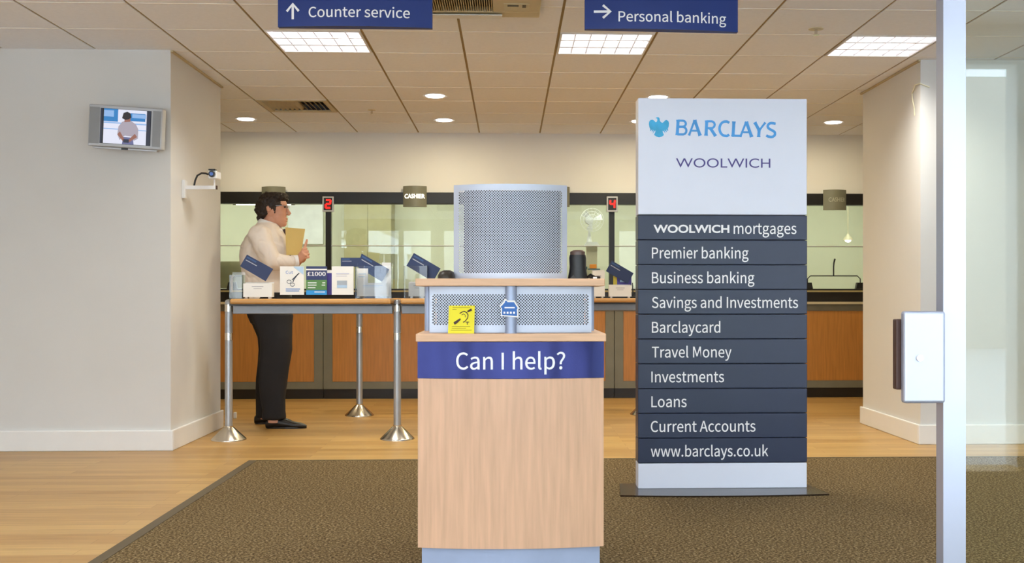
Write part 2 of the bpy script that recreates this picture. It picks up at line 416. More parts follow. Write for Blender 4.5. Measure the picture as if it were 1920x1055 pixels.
# =================================================================== TELLER COUNTER
CF = 10.80
zc = lambda py: ZP(1575, py, CF)
def counter_unit(xa, xb, label):
    t = thing('counter_cabinet', label, 'counter', ((xa + xb) / 2, CF, 0), 'cabinets of the cashier counter')
    g = .003
    MB().box(xa + g, xb - g, CF + .03, CF + .5, .0, .098).build('plinth', M_dark, t)
    MB().box(xa + g, xb - g, CF + .012, CF + .5, .098, .925).build('carcass', M_grey, t)
    wx = .088
    mb = MB(); mb.box(xa + g, xa + wx, CF, CF + .012, .098, .86); mb.box(xb - wx, xb - g, CF, CF + .012, .098, .86); mb.box(xa + wx, xb - wx, CF, CF + .012, .098, .168)
    mb.box(xa + g, xb - g, CF - .004, CF + .012, .86, .925)
    mb.build('frame', M_grey, t)
    MB().box(xa + wx + .002, xb - wx - .002, CF + .002, CF + .012, .170, .858).build('wood_panel', M_oak, t)
    return t
ux = [XP(606 + 273 * k, CF) for k in range(-2, 5)]
ux[0] = max(ux[0], -SIDE_X + .01)
ulab = ['wood fronted counter cabinet at the far left end, mostly behind the pier',
        'wood fronted counter cabinet behind the man in dark trousers',
        'wood fronted counter cabinet behind the two steel posts left of the kiosk',
        'wood fronted counter cabinet between the kiosk and the tall sign',
        'wood fronted counter cabinet mostly hidden behind the tall sign',
        'wood fronted counter cabinet right of the tall sign']
for k in range(6): counter_unit(ux[k], min(ux[k + 1], SIDE_X - .01), ulab[k])
t = thing('counter_worktop', 'long counter worktop with a pale front edge and dark upstand under the glass', 'worktop', (0, CF, .93))
MB().box(-SIDE_X + .01, SIDE_X - .01, CF - .03, BACK_Y + .5, .928, .940).build('top', M_dark, t)
MB().box(-SIDE_X + .01, SIDE_X - .01, CF - .034, CF - .028, .926, .949).build('front_edge', M_cream, t)
MB().box(-SIDE_X + .01, SIDE_X - .01, BACK_Y - .08, BACK_Y + .06, .941, 1.045).build('upstand', M_dark, t)
MB().box(-SIDE_X + .01, SIDE_X - .01, BACK_Y - .10, BACK_Y + .08, 1.045, 1.062).build('ledge', mat('ledge_beige', (170, 156, 110), 0.5), t)
MB().box(-SIDE_X + .01, SIDE_X - .01, BACK_Y - .06, BACK_Y + .07, 1.062, 1.078).build('sill', M_black, t)

# glass screen above the counter
t = thing('glass_screen', 'clear glass cashier screen with black header beam and black posts', 'screen', (0, BACK_Y, 1.08))
MB().box(-SIDE_X + .01, SIDE_X - .01, BACK_Y - .03, BACK_Y + .09, HEAD_Z0, HEAD_Z1 - .001).build('header', M_black, t, bevel=.004)
px_posts = [351, 616, 881, 1147, 1412, 1677]
pxs = [XP(p, BACK_Y) for p in px_posts]
for x in pxs:
    MB().box(x - .027, x + .027, BACK_Y - .012, BACK_Y + .05, 1.079, HEAD_Z0).build('post', M_black, t)
edges = [-SIDE_X + .02] + pxs + [SIDE_X - .02]
for a, b in zip(edges[:-1], edges[1:]):
    a2, b2 = a + (.028 if a != edges[0] else 0), b - (.028 if b != edges[-1] else 0)
    if b2 - a2 < .05: continue
    mb = MB(); mb.box(a2, b2, BACK_Y + .010, BACK_Y + .022, 1.079, 1.497); mb.box(a2, b2, BACK_Y + .010, BACK_Y + .022, 1.507, HEAD_Z0)
    mb.build('pane', M_glass, t)
    mb = MB(); mb.box(a2, b2, BACK_Y + .006, BACK_Y + .026, 1.497, 1.502); mb.mi = 1; mb.box(a2, b2, BACK_Y + .006, BACK_Y + .026, 1.502, 1.507)
    mb.build('glazing_joint', [mat('joint_grey', (110, 112, 92), .5), M_white], t)

def cashier_sign(px, py0, py1, lab, lit):
    Y = BACK_Y - .04; s = Y / F_PX; xc = XP(px, Y); z0, z1 = ZP(px, py1, Y), ZP(px, py0, Y); w = 22 * s
    t = thing('cashier_sign', lab, 'sign', (xc, Y, z0), 'curved cashier signs on the header beam')
    n = 14; sag = .05
    poly = [(xc - w + 2 * w * i / n, -sag * (1 - (2 * i / n - 1) ** 2)) for i in range(n + 1)]
    mb = MB(); vs = [(x, Y + y, z0) for x, y in poly] + [(x, Y + y, z1) for x, y in poly]; m_ = n + 1
    mb.add(vs, [tuple(range(m_))[::-1], tuple(range(m_, 2 * m_))] + [(i, (i + 1) % m_, m_ + (i + 1) % m_, m_ + i) for i in range(m_)])
    mb.build('casing', mat('sign_greygreen', (120, 120, 104), .45, .2), t, smooth=True)
    fr = lambda u, v, d: (xc + u, Y - sag * (1 - (u / w) ** 2) - d, v)
    zm = (z0 + z1) / 2
    if lit is not None:
        o = .0 if lit else .25 * w
        lettering('lettering', 'CASHIER', fr, -w * .86 + o, w * .86, zm - .018, .040, M_lit if lit else mat('dim_letter', (176, 176, 158), .6), t, bold=True, offset=.02 if lit else 0, d=.002)
cashier_sign(778, 349, 388, 'curved grey cashier sign with lit lettering left of the perforated hood', True)
cashier_sign(1565, 356, 394, 'curved grey cashier sign with dim lettering right of the tall sign', False)
cashier_sign(513, 350, 388, 'curved grey sign box partly hidden by the man\'s head', None)
cashier_sign(1046, 350, 388, 'curved grey sign box almost hidden behind the perforated hood', None)
SEG = {'2': 'abged', '4': 'fgbc'}
def number_display(px, digit, lab):
    Y = BACK_Y - .056; s = Y / F_PX; xc = XP(px, Y); z0, z1 = ZP(px, 397, Y), ZP(px, 368, Y)
    t = thing('number_display', lab, 'display', (xc, Y, z0), 'red number displays on the black posts')
    w = 10.5 * s
    mb = MB(); mb.box(xc - w, xc + w, Y, Y + .022, z0, z1); mb.build('housing', M_silver, t, bevel=.004)
    MB().box(xc - w * .74, xc + w * .74, Y - .002, Y, z0 + .017, z1 - .014).build('screen', M_black, t)
    a, b = w * .40, (z1 - z0) * .25; zm = (z0 + z1) / 2 + .001; q = .0088
    seg = {'a': (-a, a, b - q, b + q), 'g': (-a, a, -q, q), 'd': (-a, a, -b - q, -b + q), 'b': (a - q, a + q, 0, b), 'c': (a - q, a + q, -b, 0), 'f': (-a - q, -a + q, 0, b), 'e': (-a - q, -a + q, -b, 0)}
    mb = MB()
    for c in SEG[digit]:
        u0, u1, v0, v1 = seg[c]; e = .0
        mb.prism([(xc + u0 + .0035 * (v0 > 0), zm + v0), (xc + u1 + .0035 * (v0 > 0), zm + v0), (xc + u1 + .0035 * (v1 > 0), zm + v1), (xc + u0 + .0035 * (v1 > 0), zm + v1)], -(Y - .0025), -(Y - .0045))
    mb.build('digit', M_red, t)
number_display(615, '2', 'red number display reading 2 on the black post behind the man')
number_display(1148, '4', 'red number display reading 4 on the black post left of the tall sign')

# speech units on the counter sill
def speech_unit(px0, px1, lab, mic):
    Y = BACK_Y - .02; z = 1.0785; a, b = XP(px0, Y), XP(px1, Y)
    t = thing('speech_unit', lab, 'intercom', ((a + b) / 2, Y, z), 'intercom frames on the counter sill')
    for x in (a, b):
        MB().prism([(x - .05, z), (x + .05, z), (x + .036, z + .062), (x - .036, z + .062)], -(Y + .025), -(Y - .025)).build('foot', M_black, t)
    zt = ZP(px1, 517, Y)
    MB().tube([(a, Y, z + .05), (a, Y, zt - .03), (a + .03, Y, zt), (b - .03, Y, zt), (b, Y, zt - .03), (b, Y, z + .05)], .0055, 8).build('bar', M_black, t, smooth=True)
    if mic:
        xm = XP(1563, Y)
        MB().tube([(xm, Y, zt), (xm, Y, ZP(1563, 500, Y)), (xm + .004, Y, ZP(1563, 492, Y)), (xm + .014, Y, ZP(1563, 485, Y))], [.007, .007, .008, .009], 8).build('microphone', M_black, t, smooth=True)
speech_unit(1514, 1613, 'black wire intercom frame with gooseneck microphone right of the tall sign', True)
speech_unit(436, 520, 'black wire intercom frame at the left end of the counter behind the leaflets', False)

# =================================================================== BACK OFFICE seen through the glass
t = thing('storage_cupboard', 'tall olive cupboard behind the glass left of the lit cashier sign', 'cupboard', (XP(690, 13.0), 13.0, 0))
mb = MB(); a, b = XP(645, 13.0), XP(734, 13.0)
mb.box(a, b, 13.0, 13.38, .05, ZP(690, 372, 13.0)); mb.build('carcass', M_olive, t)
MB().box(a + .004, (a + b) / 2 - .002, 12.982, 13.0, .08, ZP(690, 374, 13.0)).build('door', M_olive, t)
MB().box((a + b) / 2 + .002, b - .004, 12.982, 13.0, .08, ZP(690, 374, 13.0)).build('door', M_olive, t)
MB().box(a, b, 13.02, 13.36, 0, .05).build('plinth', M_dark, t)
Yt = 11.6
t = thing('tube_lamp', 'glowing white tube lamp under the header beam behind the man\'s head', 'lamp', (XP(498, Yt), Yt, ZP(498, 381, Yt)))
z = ZP(498, 381, Yt)
MB().cyl((XP(443, Yt), Yt, z), (XP(546, Yt), Yt, z), .017, n=16).build('tube', M_tube, t, smooth=True)
for p0, p1 in ((437, 443), (546, 553)):
    MB().cyl((XP(p0, Yt), Yt, z), (XP(p1, Yt), Yt, z), .019, n=16).build('end_cap', M_black, t, smooth=True)
mb = MB(); mb.box(XP(437, Yt), XP(553, Yt), Yt - .01, Yt + .03, z + .02, z + .035)
for p in (450, 540): mb.cyl((XP(p, Yt), Yt + .01, z + .03), (XP(p, Yt), Yt + .01, CEIL), .004, n=6)
mb.build('hanger', M_white, t)
# white notice board
Yb = 13.36
MBo = MB().box(XP(540, Yb), XP(606, Yb), Yb, Yb + .03, ZP(570, 458, Yb), ZP(570, 384, Yb)).build('whiteboard', mat('board_white', (236, 240, 240), .3), None, bevel=.006)
tag(MBo, 'plain white board on the office wall behind the manila folder', 'board')
# reflection in the counter glass, built as a solid plinth and fan
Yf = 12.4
t = thing('reflection_pedestal', 'pale upright reflection in the glass, built as a moulded column', 'reflection_pedestal', (XP(1109, Yf), Yf, 0))
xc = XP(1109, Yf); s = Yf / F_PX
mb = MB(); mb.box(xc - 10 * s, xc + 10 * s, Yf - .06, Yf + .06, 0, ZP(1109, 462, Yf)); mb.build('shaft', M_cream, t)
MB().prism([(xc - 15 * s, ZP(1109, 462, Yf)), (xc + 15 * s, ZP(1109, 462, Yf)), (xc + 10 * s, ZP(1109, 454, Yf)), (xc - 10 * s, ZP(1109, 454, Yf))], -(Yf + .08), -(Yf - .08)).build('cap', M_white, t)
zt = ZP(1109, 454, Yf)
t = thing('reflection_fan', 'round white reflection in the glass, built as a small fan', 'fan', (xc, Yf, zt))
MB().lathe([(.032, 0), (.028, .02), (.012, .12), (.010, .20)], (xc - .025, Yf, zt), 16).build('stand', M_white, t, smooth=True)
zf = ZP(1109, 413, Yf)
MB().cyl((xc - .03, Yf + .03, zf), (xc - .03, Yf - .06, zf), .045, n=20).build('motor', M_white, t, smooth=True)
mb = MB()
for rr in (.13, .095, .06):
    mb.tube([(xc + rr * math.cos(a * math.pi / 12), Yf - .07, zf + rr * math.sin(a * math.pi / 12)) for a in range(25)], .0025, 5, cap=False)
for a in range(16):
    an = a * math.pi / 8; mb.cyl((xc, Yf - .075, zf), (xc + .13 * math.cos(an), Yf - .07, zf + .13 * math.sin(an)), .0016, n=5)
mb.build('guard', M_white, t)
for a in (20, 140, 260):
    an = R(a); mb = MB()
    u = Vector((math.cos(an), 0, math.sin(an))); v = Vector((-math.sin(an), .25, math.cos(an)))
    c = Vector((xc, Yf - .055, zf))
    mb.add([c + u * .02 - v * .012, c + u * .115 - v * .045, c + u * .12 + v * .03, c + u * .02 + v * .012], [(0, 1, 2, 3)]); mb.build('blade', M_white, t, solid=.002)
# lamp reflections in the counter glass, built as glowing pendants behind it
for px, py, lab in ((1590, 450, 'lamp reflection in the glass below the dim cashier sign, built as a pendant'), (1633, 450, 'lamp reflection in the glass touching the right pier, built as a pendant')):
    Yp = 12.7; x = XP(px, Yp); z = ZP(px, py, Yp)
    t = thing('reflection_pendant', lab, 'lamp', (x, Yp, z), 'lamp reflections built as pendants')
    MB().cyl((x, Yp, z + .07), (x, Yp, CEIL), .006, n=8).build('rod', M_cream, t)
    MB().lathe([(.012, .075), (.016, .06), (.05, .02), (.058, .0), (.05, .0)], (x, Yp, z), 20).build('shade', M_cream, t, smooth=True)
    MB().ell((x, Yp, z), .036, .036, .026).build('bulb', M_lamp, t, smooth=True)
# chair back at the left end
Yc = 11.9
t = thing('office_chair', 'olive office chair back behind the glass at the left end of the counter', 'chair', (XP(432, Yc), Yc, 0))
xc = XP(432, Yc)
MB().loft([(xc - .16, xc + .16, Yc, .03, ZP(432, 540, Yc)), (xc - .2, xc + .2, Yc, .035, ZP(432, 515, Yc)), (xc - .19, xc + .19, Yc, .035, ZP(432, 497, Yc)), (xc - .12, xc + .12, Yc, .025, ZP(432, 490, Yc))]).build('backrest', M_olive, t, smooth=True)
MB().loft([(xc - .24, xc + .24, Yc + .3, .24, .46), (xc - .25, xc + .25, Yc + .3, .25, .50), (xc - .23, xc + .23, Yc + .3, .23, .54)]).build('seat', M_olive, t, smooth=True)
MB().tube([(xc, Yc, 1.02), (xc, Yc - .03, .7), (xc, Yc + .2, .45)], .02, 8).build('spine', M_black, t)
MB().cyl((xc, Yc + .3, .08), (xc, Yc + .3, .46), .025).build('column', M_black, t)
for a in range(5):
    an = a * math.pi * .4; mb = MB(); mb.cyl((xc, Yc + .3, .1), (xc + .28 * math.cos(an), Yc + .3 + .28 * math.sin(an), .07), .018, .014, 8)
    mb.ell((xc + .28 * math.cos(an), Yc + .3 + .28 * math.sin(an), .03), .03, .03, .03, 10, 6); mb.build('leg', M_black, t)

# =================================================================== WRITING RAILS
def post_parts(x, y, top, t, ring=True):
    MB().lathe([(.121, 0), (.121, .006), (.116, .012), (.036, .088), (.030, .092), (.030, .10)], (x, y, 0), 36).build('base', M_cone, t, smooth=True)
    MB().lathe([(.0265, .098), (.0265, top - .03), (.025, top - .012), (.018, top - .002), (.006, top)], (x, y, 0), 24).build('pole', M_post, t, smooth=True)
    MB().lathe([(.0275, top - .285), (.0275, top - .235)], (x, y, 0), 24).build('collar', M_chrome, t, smooth=True)
    MB().lathe([(.0275, top - .085), (.0275, top - .035)], (x, y, 0), 24).build('collar', M_chrome, t, smooth=True)
FR_Y, BR_Y = 7.80, 9.33
fx = [XP(429, FR_Y), XP(745, FR_Y), XP(1070, FR_Y)]; bx_ = [XP(674, BR_Y), XP(1208, BR_Y)]
def steel_post(x, y, lab):
    t = thing('steel_post', lab, 'post', (x, y, 0), 'steel posts of the writing rails'); post_parts(x, y, .985, t)
steel_post(fx[0], FR_Y, 'steel post with cone base beside the left pier')
steel_post(fx[1], FR_Y, 'steel post with cone base just left of the kiosk')
steel_post(fx[2], FR_Y, 'steel post hidden directly behind the kiosk')
steel_post(bx_[0], BR_Y, 'thinner looking steel post standing further back, between the two nearer posts')
steel_post(bx_[1], BR_Y, 'steel post behind the left edge of the tall sign, only its cone foot showing')
def writing_shelf(xa, xb, Y, lab):
    t = thing('writing_shelf', lab, 'shelf', ((xa + xb) / 2, Y, .95), 'writing shelves between the steel posts')
    a, b = xa + .032, xb - .032
    MB().box(a, b, Y - .11, Y + .13, .953, .990).build('top', M_railwood, t, bevel=.014, segs=3)
    MB().box(a, b, Y - .10, Y + .12, .944, .953).build('underlay', M_dark, t)
    MB().box(a, b, Y - .018, Y + .018, .884, .944).build('rail', M_rail, t, bevel=.004)
writing_shelf(fx[0], fx[1], FR_Y, 'wood topped writing shelf holding leaflets in front of the man')
writing_shelf(fx[1], fx[2], FR_Y, 'short visible end of writing shelf running behind the kiosk')
writing_shelf(bx_[0], bx_[1], BR_Y, 'wood topped writing shelf at the back, seen between kiosk and tall sign')

# =================================================================== LEAFLETS AND HOLDERS
SH = .9905
def frame(px, py, Y, rz=0.0):
    """frontal frame whose origin is the point seen at px,py on plane Y; u right, v up, w towards the viewer"""
    o = P(px, py, Y); c, s_ = math.cos(rz), math.sin(rz)
    return lambda u, v, w=0.0: (o.x + u * c + w * s_, o.y + u * s_ - w * c, o.z + v), o
def card(name, px4, Y, m, lab, cat, group=None, th=.004, deco=True):
    """navy tilted card given by four picture corners (tl, tr, br, bl) on plane Y"""
    t = thing(name, lab, cat, P(*px4[3], Y), group)
    q = [P(x, y, Y) for x, y in px4]
    mb = MB(); n = 4; vs = q + [p + Vector((0, th, 0)) for p in q]
    mb.add(vs, [(3, 2, 1, 0), (4, 5, 6, 7)] + [(i, (i + 1) % 4, 4 + (i + 1) % 4, 4 + i) for i in range(4)]); mb.build('sheet', m, t, normals=True)
    if deco:
        tl, tr, br, bl = q; U = tr - tl; V = bl - tl
        fr = lambda u, v, d=0.0: tl + U * u + V * v - Vector((0, d, 0))
        mb = MB(); mb.ribbon([(.06, .38), (.48, .38)], .06, fr, .001); mb.build('lettering', mat('card_grey_print', (176, 178, 190), .5), t)
        mb = MB(); mb.ribbon([(.05, .16), (.40, .16)], .11, fr, .001); mb.build('stripe', mat('card_blue_print', (52, 86, 136), .5), t)
    return t
GR_T = 'navy tilted cards on the writing shelves'
card('navy_card', [(463, 477), (512, 504), (498, 527), (450, 499)], 7.74, M_navycard, 'tilted navy card in front of the man\'s back', 'card', GR_T)
card('navy_card', [(678, 475), (730, 505), (716, 528), (670, 500)], 7.78, M_navycard, 'tilted navy card stuck in the clear holder left of the middle steel post', 'card', GR_T)
card('navy_card', [(776, 474), (826, 503), (812, 528), (762, 498)], 7.78, M_navycard, 'tilted navy card beside the left end of the kiosk\'s top shelf', 'card', GR_T)
card('navy_card', [(1147, 488), (1188, 512), (1177, 532), (1136, 508)], 9.27, M_navycard, 'tilted navy card just left of the tall sign', 'card', GR_T)
card('navy_strip', [(639, 483), (681, 483), (681, 500), (639, 500)], 7.86, M_navycard, 'upright navy card behind the white leaflet left of the middle post', 'card')
def leaflet(px0, px1, py0, py1, Y, lab, group=None):
    w = XP(px1, Y) - XP(px0, Y); h = ZP(px0, py0, Y) - ZP(px0, py1, Y)
    fr, o = frame(px0, py1, Y)
    t = thing('leaflet', lab, 'leaflet', o, group)
    return t, fr, w, h
def sheet(t, fr, w, h, m, th=.006, name='sheet'):
    mb = MB(); mb.prism([(0, 0), (w, 0), (w, h), (0, h)], -th, 0, fr); return mb.build(name, m, t, normals=True)
def rect(name, fr, w, h, u0, u1, v0, v1, m, t, d=.0008):
    mb = MB(); mb.add([fr(u0 * w, v0 * h, d), fr(u1 * w, v0 * h, d), fr(u1 * w, v1 * h, d), fr(u0 * w, v1 * h, d)], [(0, 1, 2, 3)]); return mb.build(name, m, t)
M_lblue = mat('print_blue', (70, 128, 204), .5); M_green = mat('print_green', (88, 136, 74), .5); M_sky = mat('print_sky', (44, 150, 222), .5); M_ink = mat('print_ink', (70, 80, 96), .5); M_pale = mat('print_pale', (176, 204, 230), .5); M_violet = mat('print_violet', (74, 66, 150), .5)
t, fr, w, h = leaflet(525, 570, 499, 552.5, 7.735, 'white leaflet with scissors picture and blue heading on the front shelf')
sheet(t, fr, w, h, M_paper)
lettering('heading', 'Cut', fr, .24 * w, .54 * w, .74 * h, .10 * h, M_lblue, t)
mb = MB(); f2 = lambda u, v, d=0.0: fr(u * w, v * h, d)
mb.ribbon([(.80, .76), (.62, .62), (.50, .52)], .035, f2, .001); mb.ribbon([(.74, .72), (.58, .54), (.54, .44)], .035, f2, .001)
for cx, cy in ((.38, .46), (.52, .36)): mb.ribbon([(cx + .09 * math.cos(a * math.pi / 6), cy + .06 * math.sin(a * math.pi / 6)) for a in range(13)], .02, f2, .001)
mb.build('scissors_picture', M_ink, t)
mb = MB(); mb.ribbon([(.24, .205), (.84, .205)], .03, f2, .001); mb.ribbon([(.24, .135), (.8, .135)], .03, f2, .001); mb.build('small_print', M_lblue, t)
mb = MB(); mb.add([f2(.55, .99, .001), f2(.98, .70, .001), f2(.98, .99, .001)], [(0, 1, 2)]); mb.build('corner_flash', M_pale, t)
t, fr, w, h = leaflet(574, 613, 499, 552.5, 7.735, 'navy and green leaflet printed with a one thousand pound amount on the front shelf')
sheet(t, fr, w, h, mat('print_navy', (46, 58, 104), .5))
rect('green_block', fr, w, h, 0, 1, .17, .52, M_green, t); rect('blue_strip', fr, w, h, 0, 1, 0, .16, M_sky, t); rect('pale_band', fr, w, h, 0, 1, .86, .91, M_paper, t)
lettering('heading', '£1000', fr, .06 * w, .94 * w, .67 * h, .13 * h, M_text, t, offset=.02)
f2b = lambda u, v, d=0.0: fr(u * w, v * h, d)
mb = MB(); mb.ribbon([(.08, .42), (.5, .42)], .03, f2b, .0015); mb.ribbon([(.08, .34), (.5, .34)], .03, f2b, .0015); mb.ribbon([(.78, .42), (.92, .42)], .03, f2b, .0015); mb.ribbon([(.75, .34), (.92, .34)], .03, f2b, .0015); mb.ribbon([(.08, .25), (.45, .25)], .03, f2b, .0015); mb.ribbon([(.4, .10), (.9, .10)], .025, f2b, .0015)
mb.build('small_print', M_text, t)
t, fr, w, h = leaflet(609, 622, 506, 552.5, 7.80, 'narrow visible edge of a violet leaflet between the green one and a white one')
sheet(t, fr, w, h, M_violet); rect('pale_top', fr, w, h, 0, 1, .88, 1, M_paper, t)
t, fr, w, h = leaflet(622, 663, 499, 552.5, 7.735, 'white leaflet with a small grey picture panel on the front shelf')
sheet(t, fr, w, h, M_paper)
rect('picture', fr, w, h, .24, .70, .24, .50, mat('print_greyblue', (168, 178, 190), .5), t); rect('picture_base', fr, w, h, .24, .70, .24, .34, M_pale, t, .0014)
mb = MB(); f3 = lambda u, v, d=0.0: fr(u * w, v * h, d); mb.ribbon([(.2, .74), (.8, .74)], .035, f3, .001); mb.ribbon([(.2, .66), (.7, .66)], .02, f3, .001); mb.build('heading', mat('print_lilac', (196, 196, 216), .5), t)
def slip_box(px0, px1, py0, py1, Y, lab, dep=.07, up=0):
    a, b = XP(px0, Y), XP(px1, Y); z1 = ZP(px0, py0, Y); z0 = SH + .0005 + up
    t = thing('slip_box', lab, 'box', ((a + b) / 2, Y, z0), 'white slip boxes on the writing shelves')
    for x in (a + .02, b - .02): MB().box(x - .008, x + .008, Y + .01, Y + dep - .01, z0, z0 + .012).build('foot', M_white, t)
    mb = MB(); zb = z0 + .012
    mb.box(a, b, Y, Y + .004, zb, z1); mb.box(a, b, Y + dep - .004, Y + dep, zb, z1 + .008); mb.box(a, a + .004, Y + .004, Y + dep - .004, zb, z1); mb.box(b - .004, b, Y + .004, Y + dep - .004, zb, z1); mb.box(a + .004, b - .004, Y + .004, Y + dep - .004, zb, zb + .005)
    mb.build('tray', M_paper, t)
    MB().box(a + .007, b - .007, Y + .01, Y + dep - .01, zb + .006, z1 - .004).build('slip_stack', M_paper, t)
    w, h = b - a, z1 - z0; fr = lambda u, v, d=0.0: (a + u * w, Y - d, z0 + v * h)
    mb = MB(); mb.ribbon([(.3, .8), (.7, .8)], .04, fr, .0008); mb.ribbon([(.36, .66), (.64, .66)], .03, fr, .0008); mb.build('small_print', mat('print_grey', (176, 172, 180), .5), t)
slip_box(456, 510, 531, 553, 7.72, 'white slip box under the tilted navy card in front of the man')
slip_box(766, 797, 530, 553, 7.72, 'white slip box just left of the kiosk\'s side post', up=.0045)
slip_box(1142, 1184, 535, 553, 9.23, 'white slip box under the tilted card left of the tall sign')
slip_box(1111, 1134, 507, 553, 9.23, 'taller cream box behind the right end of the kiosk shelf')
# clear holders
def holder(px0, px1, py0, py1, Y, dep, lab, lean=0.0):
    a, b = XP(px0, Y), XP(px1, Y); z1 = ZP(px0, py0, Y); z0 = SH + .0005; th = .003
    t = thing('leaflet_holder', lab, 'holder', ((a + b) / 2, Y, z0), 'clear leaflet holders on the writing shelves')
    mb = MB(); mb.box(a, b, Y, Y + th, z0 + .004, z1); mb.build('front', M_acryl, t)
    mb = MB(); mb.box(a, b, Y + dep - th, Y + dep, z0 + .004, z1 + .02); mb.build('back', M_acryl, t)
    mb = MB(); mb.box(a, a + th, Y + th, Y + dep - th, z0 + .004, z1); mb.build('side', M_acryl, t)
    mb = MB(); mb.box(b - th, b, Y + th, Y + dep - th, z0 + .004, z1); mb.build('side', M_acryl, t)
    mb = MB(); mb.box(a, b, Y, Y + dep, z0, z0 + .004); mb.build('base', M_acryl, t)
holder(666, 734, 498, 556, 7.73, .10, 'wide clear holder of fanned white leaflets left of the middle post')
holder(757, 801, 498, 556, 7.71, .09, 'clear holder beside the kiosk\'s left edge')
holder(430, 454, 515, 556, 7.74, .09, 'small clear holder at the left end of the front shelf')
for k, (p0, p1, top, yo, lab) in enumerate(((672, 728, 530, .020, 'front white leaflet lying low in the wide clear holder'), (669, 690, 503, .035, 'upright white leaflet at the left side of the wide clear holder'), (716, 733, 492, .062, 'tall white leaflet at the right side of the wide clear holder'))):
    t, fr, w, h = leaflet(p0, p1, top, 555, 7.73 + yo, lab, 'white leaflets in the wide clear holder')
    sheet(t, fr, w, h, M_paper)
    mb = MB(); f4 = (lambda fr, w, h: lambda u, v, d=0.0: fr(u * w, v * h, d))(fr, w, h)
    mb.ribbon([(.15, .8), (.8, .8)], .03, f4, .001); mb.ribbon([(.15, .7), (.7, .7)], .02, f4, .001); mb.build('small_print', M_pale, t)
# right hand oddments on the back shelf
t, fr, w, h = leaflet(1157, 1184, 518, 534.5, 9.30, 'violet leaflet in the slip box left of the tall sign'); sheet(t, fr, w, h, M_violet); rect('swoosh', fr, w, h, .2, .8, .35, .6, M_pale, t)
t, fr, w, h = leaflet(1150, 1157, 517, 534.5, 9.30, 'narrow yellow leaflet in the slip box left of the tall sign'); sheet(t, fr, w, h, mat('print_mustard', (196, 178, 60), .5))
Yk = 9.26; xk = XP(1187, Yk)
t = thing('pen_holder', 'black desk pen on a stand beside the tall sign', 'pen', (xk, Yk, SH))
MB().lathe([(.025, 0), (.024, .012), (.010, .018), (.010, .035)], (xk, Yk, SH + .0005), 20).build('base', M_black, t, smooth=True)
MB().cyl((xk, Yk, SH + .03), (xk - .006, Yk, SH + .13), .006, .004, 10).build('pen', M_black, t, smooth=True)
MB().tube([(xk + .02, Yk, SH + .012), (xk + .035, Yk - .01, SH + .03), (xk + .02, Yk - .01, SH + .07), (xk, Yk, SH + .11)], .0018, 6).build('chain', M_post, t)
Yo = 9.28; z0 = ZP(1115, 507, 9.23) + .009
a, b = XP(1100, Yo), XP(1125, Yo)
tag(MB().box(a + .01, b, Yo - .02, Yo + .02, z0, z0 + .008).build('flat_packet', mat('teal', (40, 82, 92), .5), None, bevel=.002), 'flat dark teal packet lying on the cream box behind the kiosk shelf', 'packet')
tag(MB().box(a + .025, b - .03, Yo - .015, Yo + .015, z0 + .0085, z0 + .045).build('orange_packet', mat('orange', (206, 134, 30), .5), None, bevel=.003), 'small orange packet on top of the flat teal packet', 'packet')
tag(MB().lathe([(.008, -.012), (.018, -.012), (.018, .012), (.008, .012)], (a - .012, Yo, z0 + .0125), 18).build('tape_roll', mat('teal2', (58, 110, 104), .5), None, smooth=True), 'small teal tape roll beside the orange packet', 'tape')

# =================================================================== KIOSK
KY = 3.90; ks = KY / F_PX
kl, kr = XP(782, KY), XP(1133.5, KY); kc, kw = (kl + kr) / 2, (kr - kl) / 2
KZ = lambda py: ZP(957, py, KY)
SAG = .035; KD = .46
def kfront(x, off=0.0): return KY - off - SAG * (1 - ((x - kc) / kw) ** 2) + SAG
kiosk = thing('help_kiosk', 'beech help desk kiosk with navy front band and perforated metal riser', 'kiosk', (kc, KY + .2, 0))
def curved_slab(z0, z1, off, back, wx=kw, n=20, ret=None):
    mb = MB(); xs = [kc - wx + 2 * wx * i / n for i in range(n + 1)]
    poly = [(x, kfront(x, off)) for x in xs] + [(kc + wx, back), (kc - wx, back)]; m_ = len(poly)
    vs = [(x, y, z0) for x, y in poly] + [(x, y, z1) for x, y in poly]
    mb.add(vs, [tuple(range(m_))[::-1], tuple(range(m_, 2 * m_))] + [(i, (i + 1) % m_, m_ + (i + 1) % m_, m_ + i) for i in range(m_)])
    return mb
zt1, zb1 = KZ(625), KZ(640); zband0 = KZ(710); zplin = KZ(1029)
curved_slab(0.011, zplin, -.03, KY + KD - .03, kw - .012).build('plinth', M_bluegrey, kiosk, smooth=True)
curved_slab(zplin, zband0, 0, KY + .06).build('front_panel', M_beech, kiosk, smooth=True)
curved_slab(zband0 + .001, zb1 - .002, -.003, KY + .06).build('core', M_beech, kiosk, smooth=True)
band = curved_slab(zband0 + .001, zb1 - .002, .002, KY + .05, kw + .001).build('front_band', M_band, kiosk, smooth=True)
frb = lambda u, v, d: (u, kfront(u, .002) - d, v)
lettering('lettering', 'Can I help?', frb, XP(855, KY), XP(1060, KY), KZ(692), KZ(661) - KZ(692), M_text, band, offset=.006, d=.0015)
for sx in (-1, 1):
    x = kc + sx * (kw - .009); MB().box(x - .009, x + .009, KY + .062, KY + KD - .02, zplin, zb1 - .002).build('side_panel', M_beech, kiosk)
MB().box(XP(779.5, KY - .01), XP(1136.5, KY - .01), KY - .012, KY + KD, zb1, zt1).build('counter_top', M_beech_x, kiosk, bevel=.003)
zs0, zs1 = KZ(536), KZ(522)
MB().box(XP(779, KY), XP(1134, KY), KY - .005, KY + .40, zs0, zs1).build('top_shelf', M_beech_x, kiosk, bevel=.003)
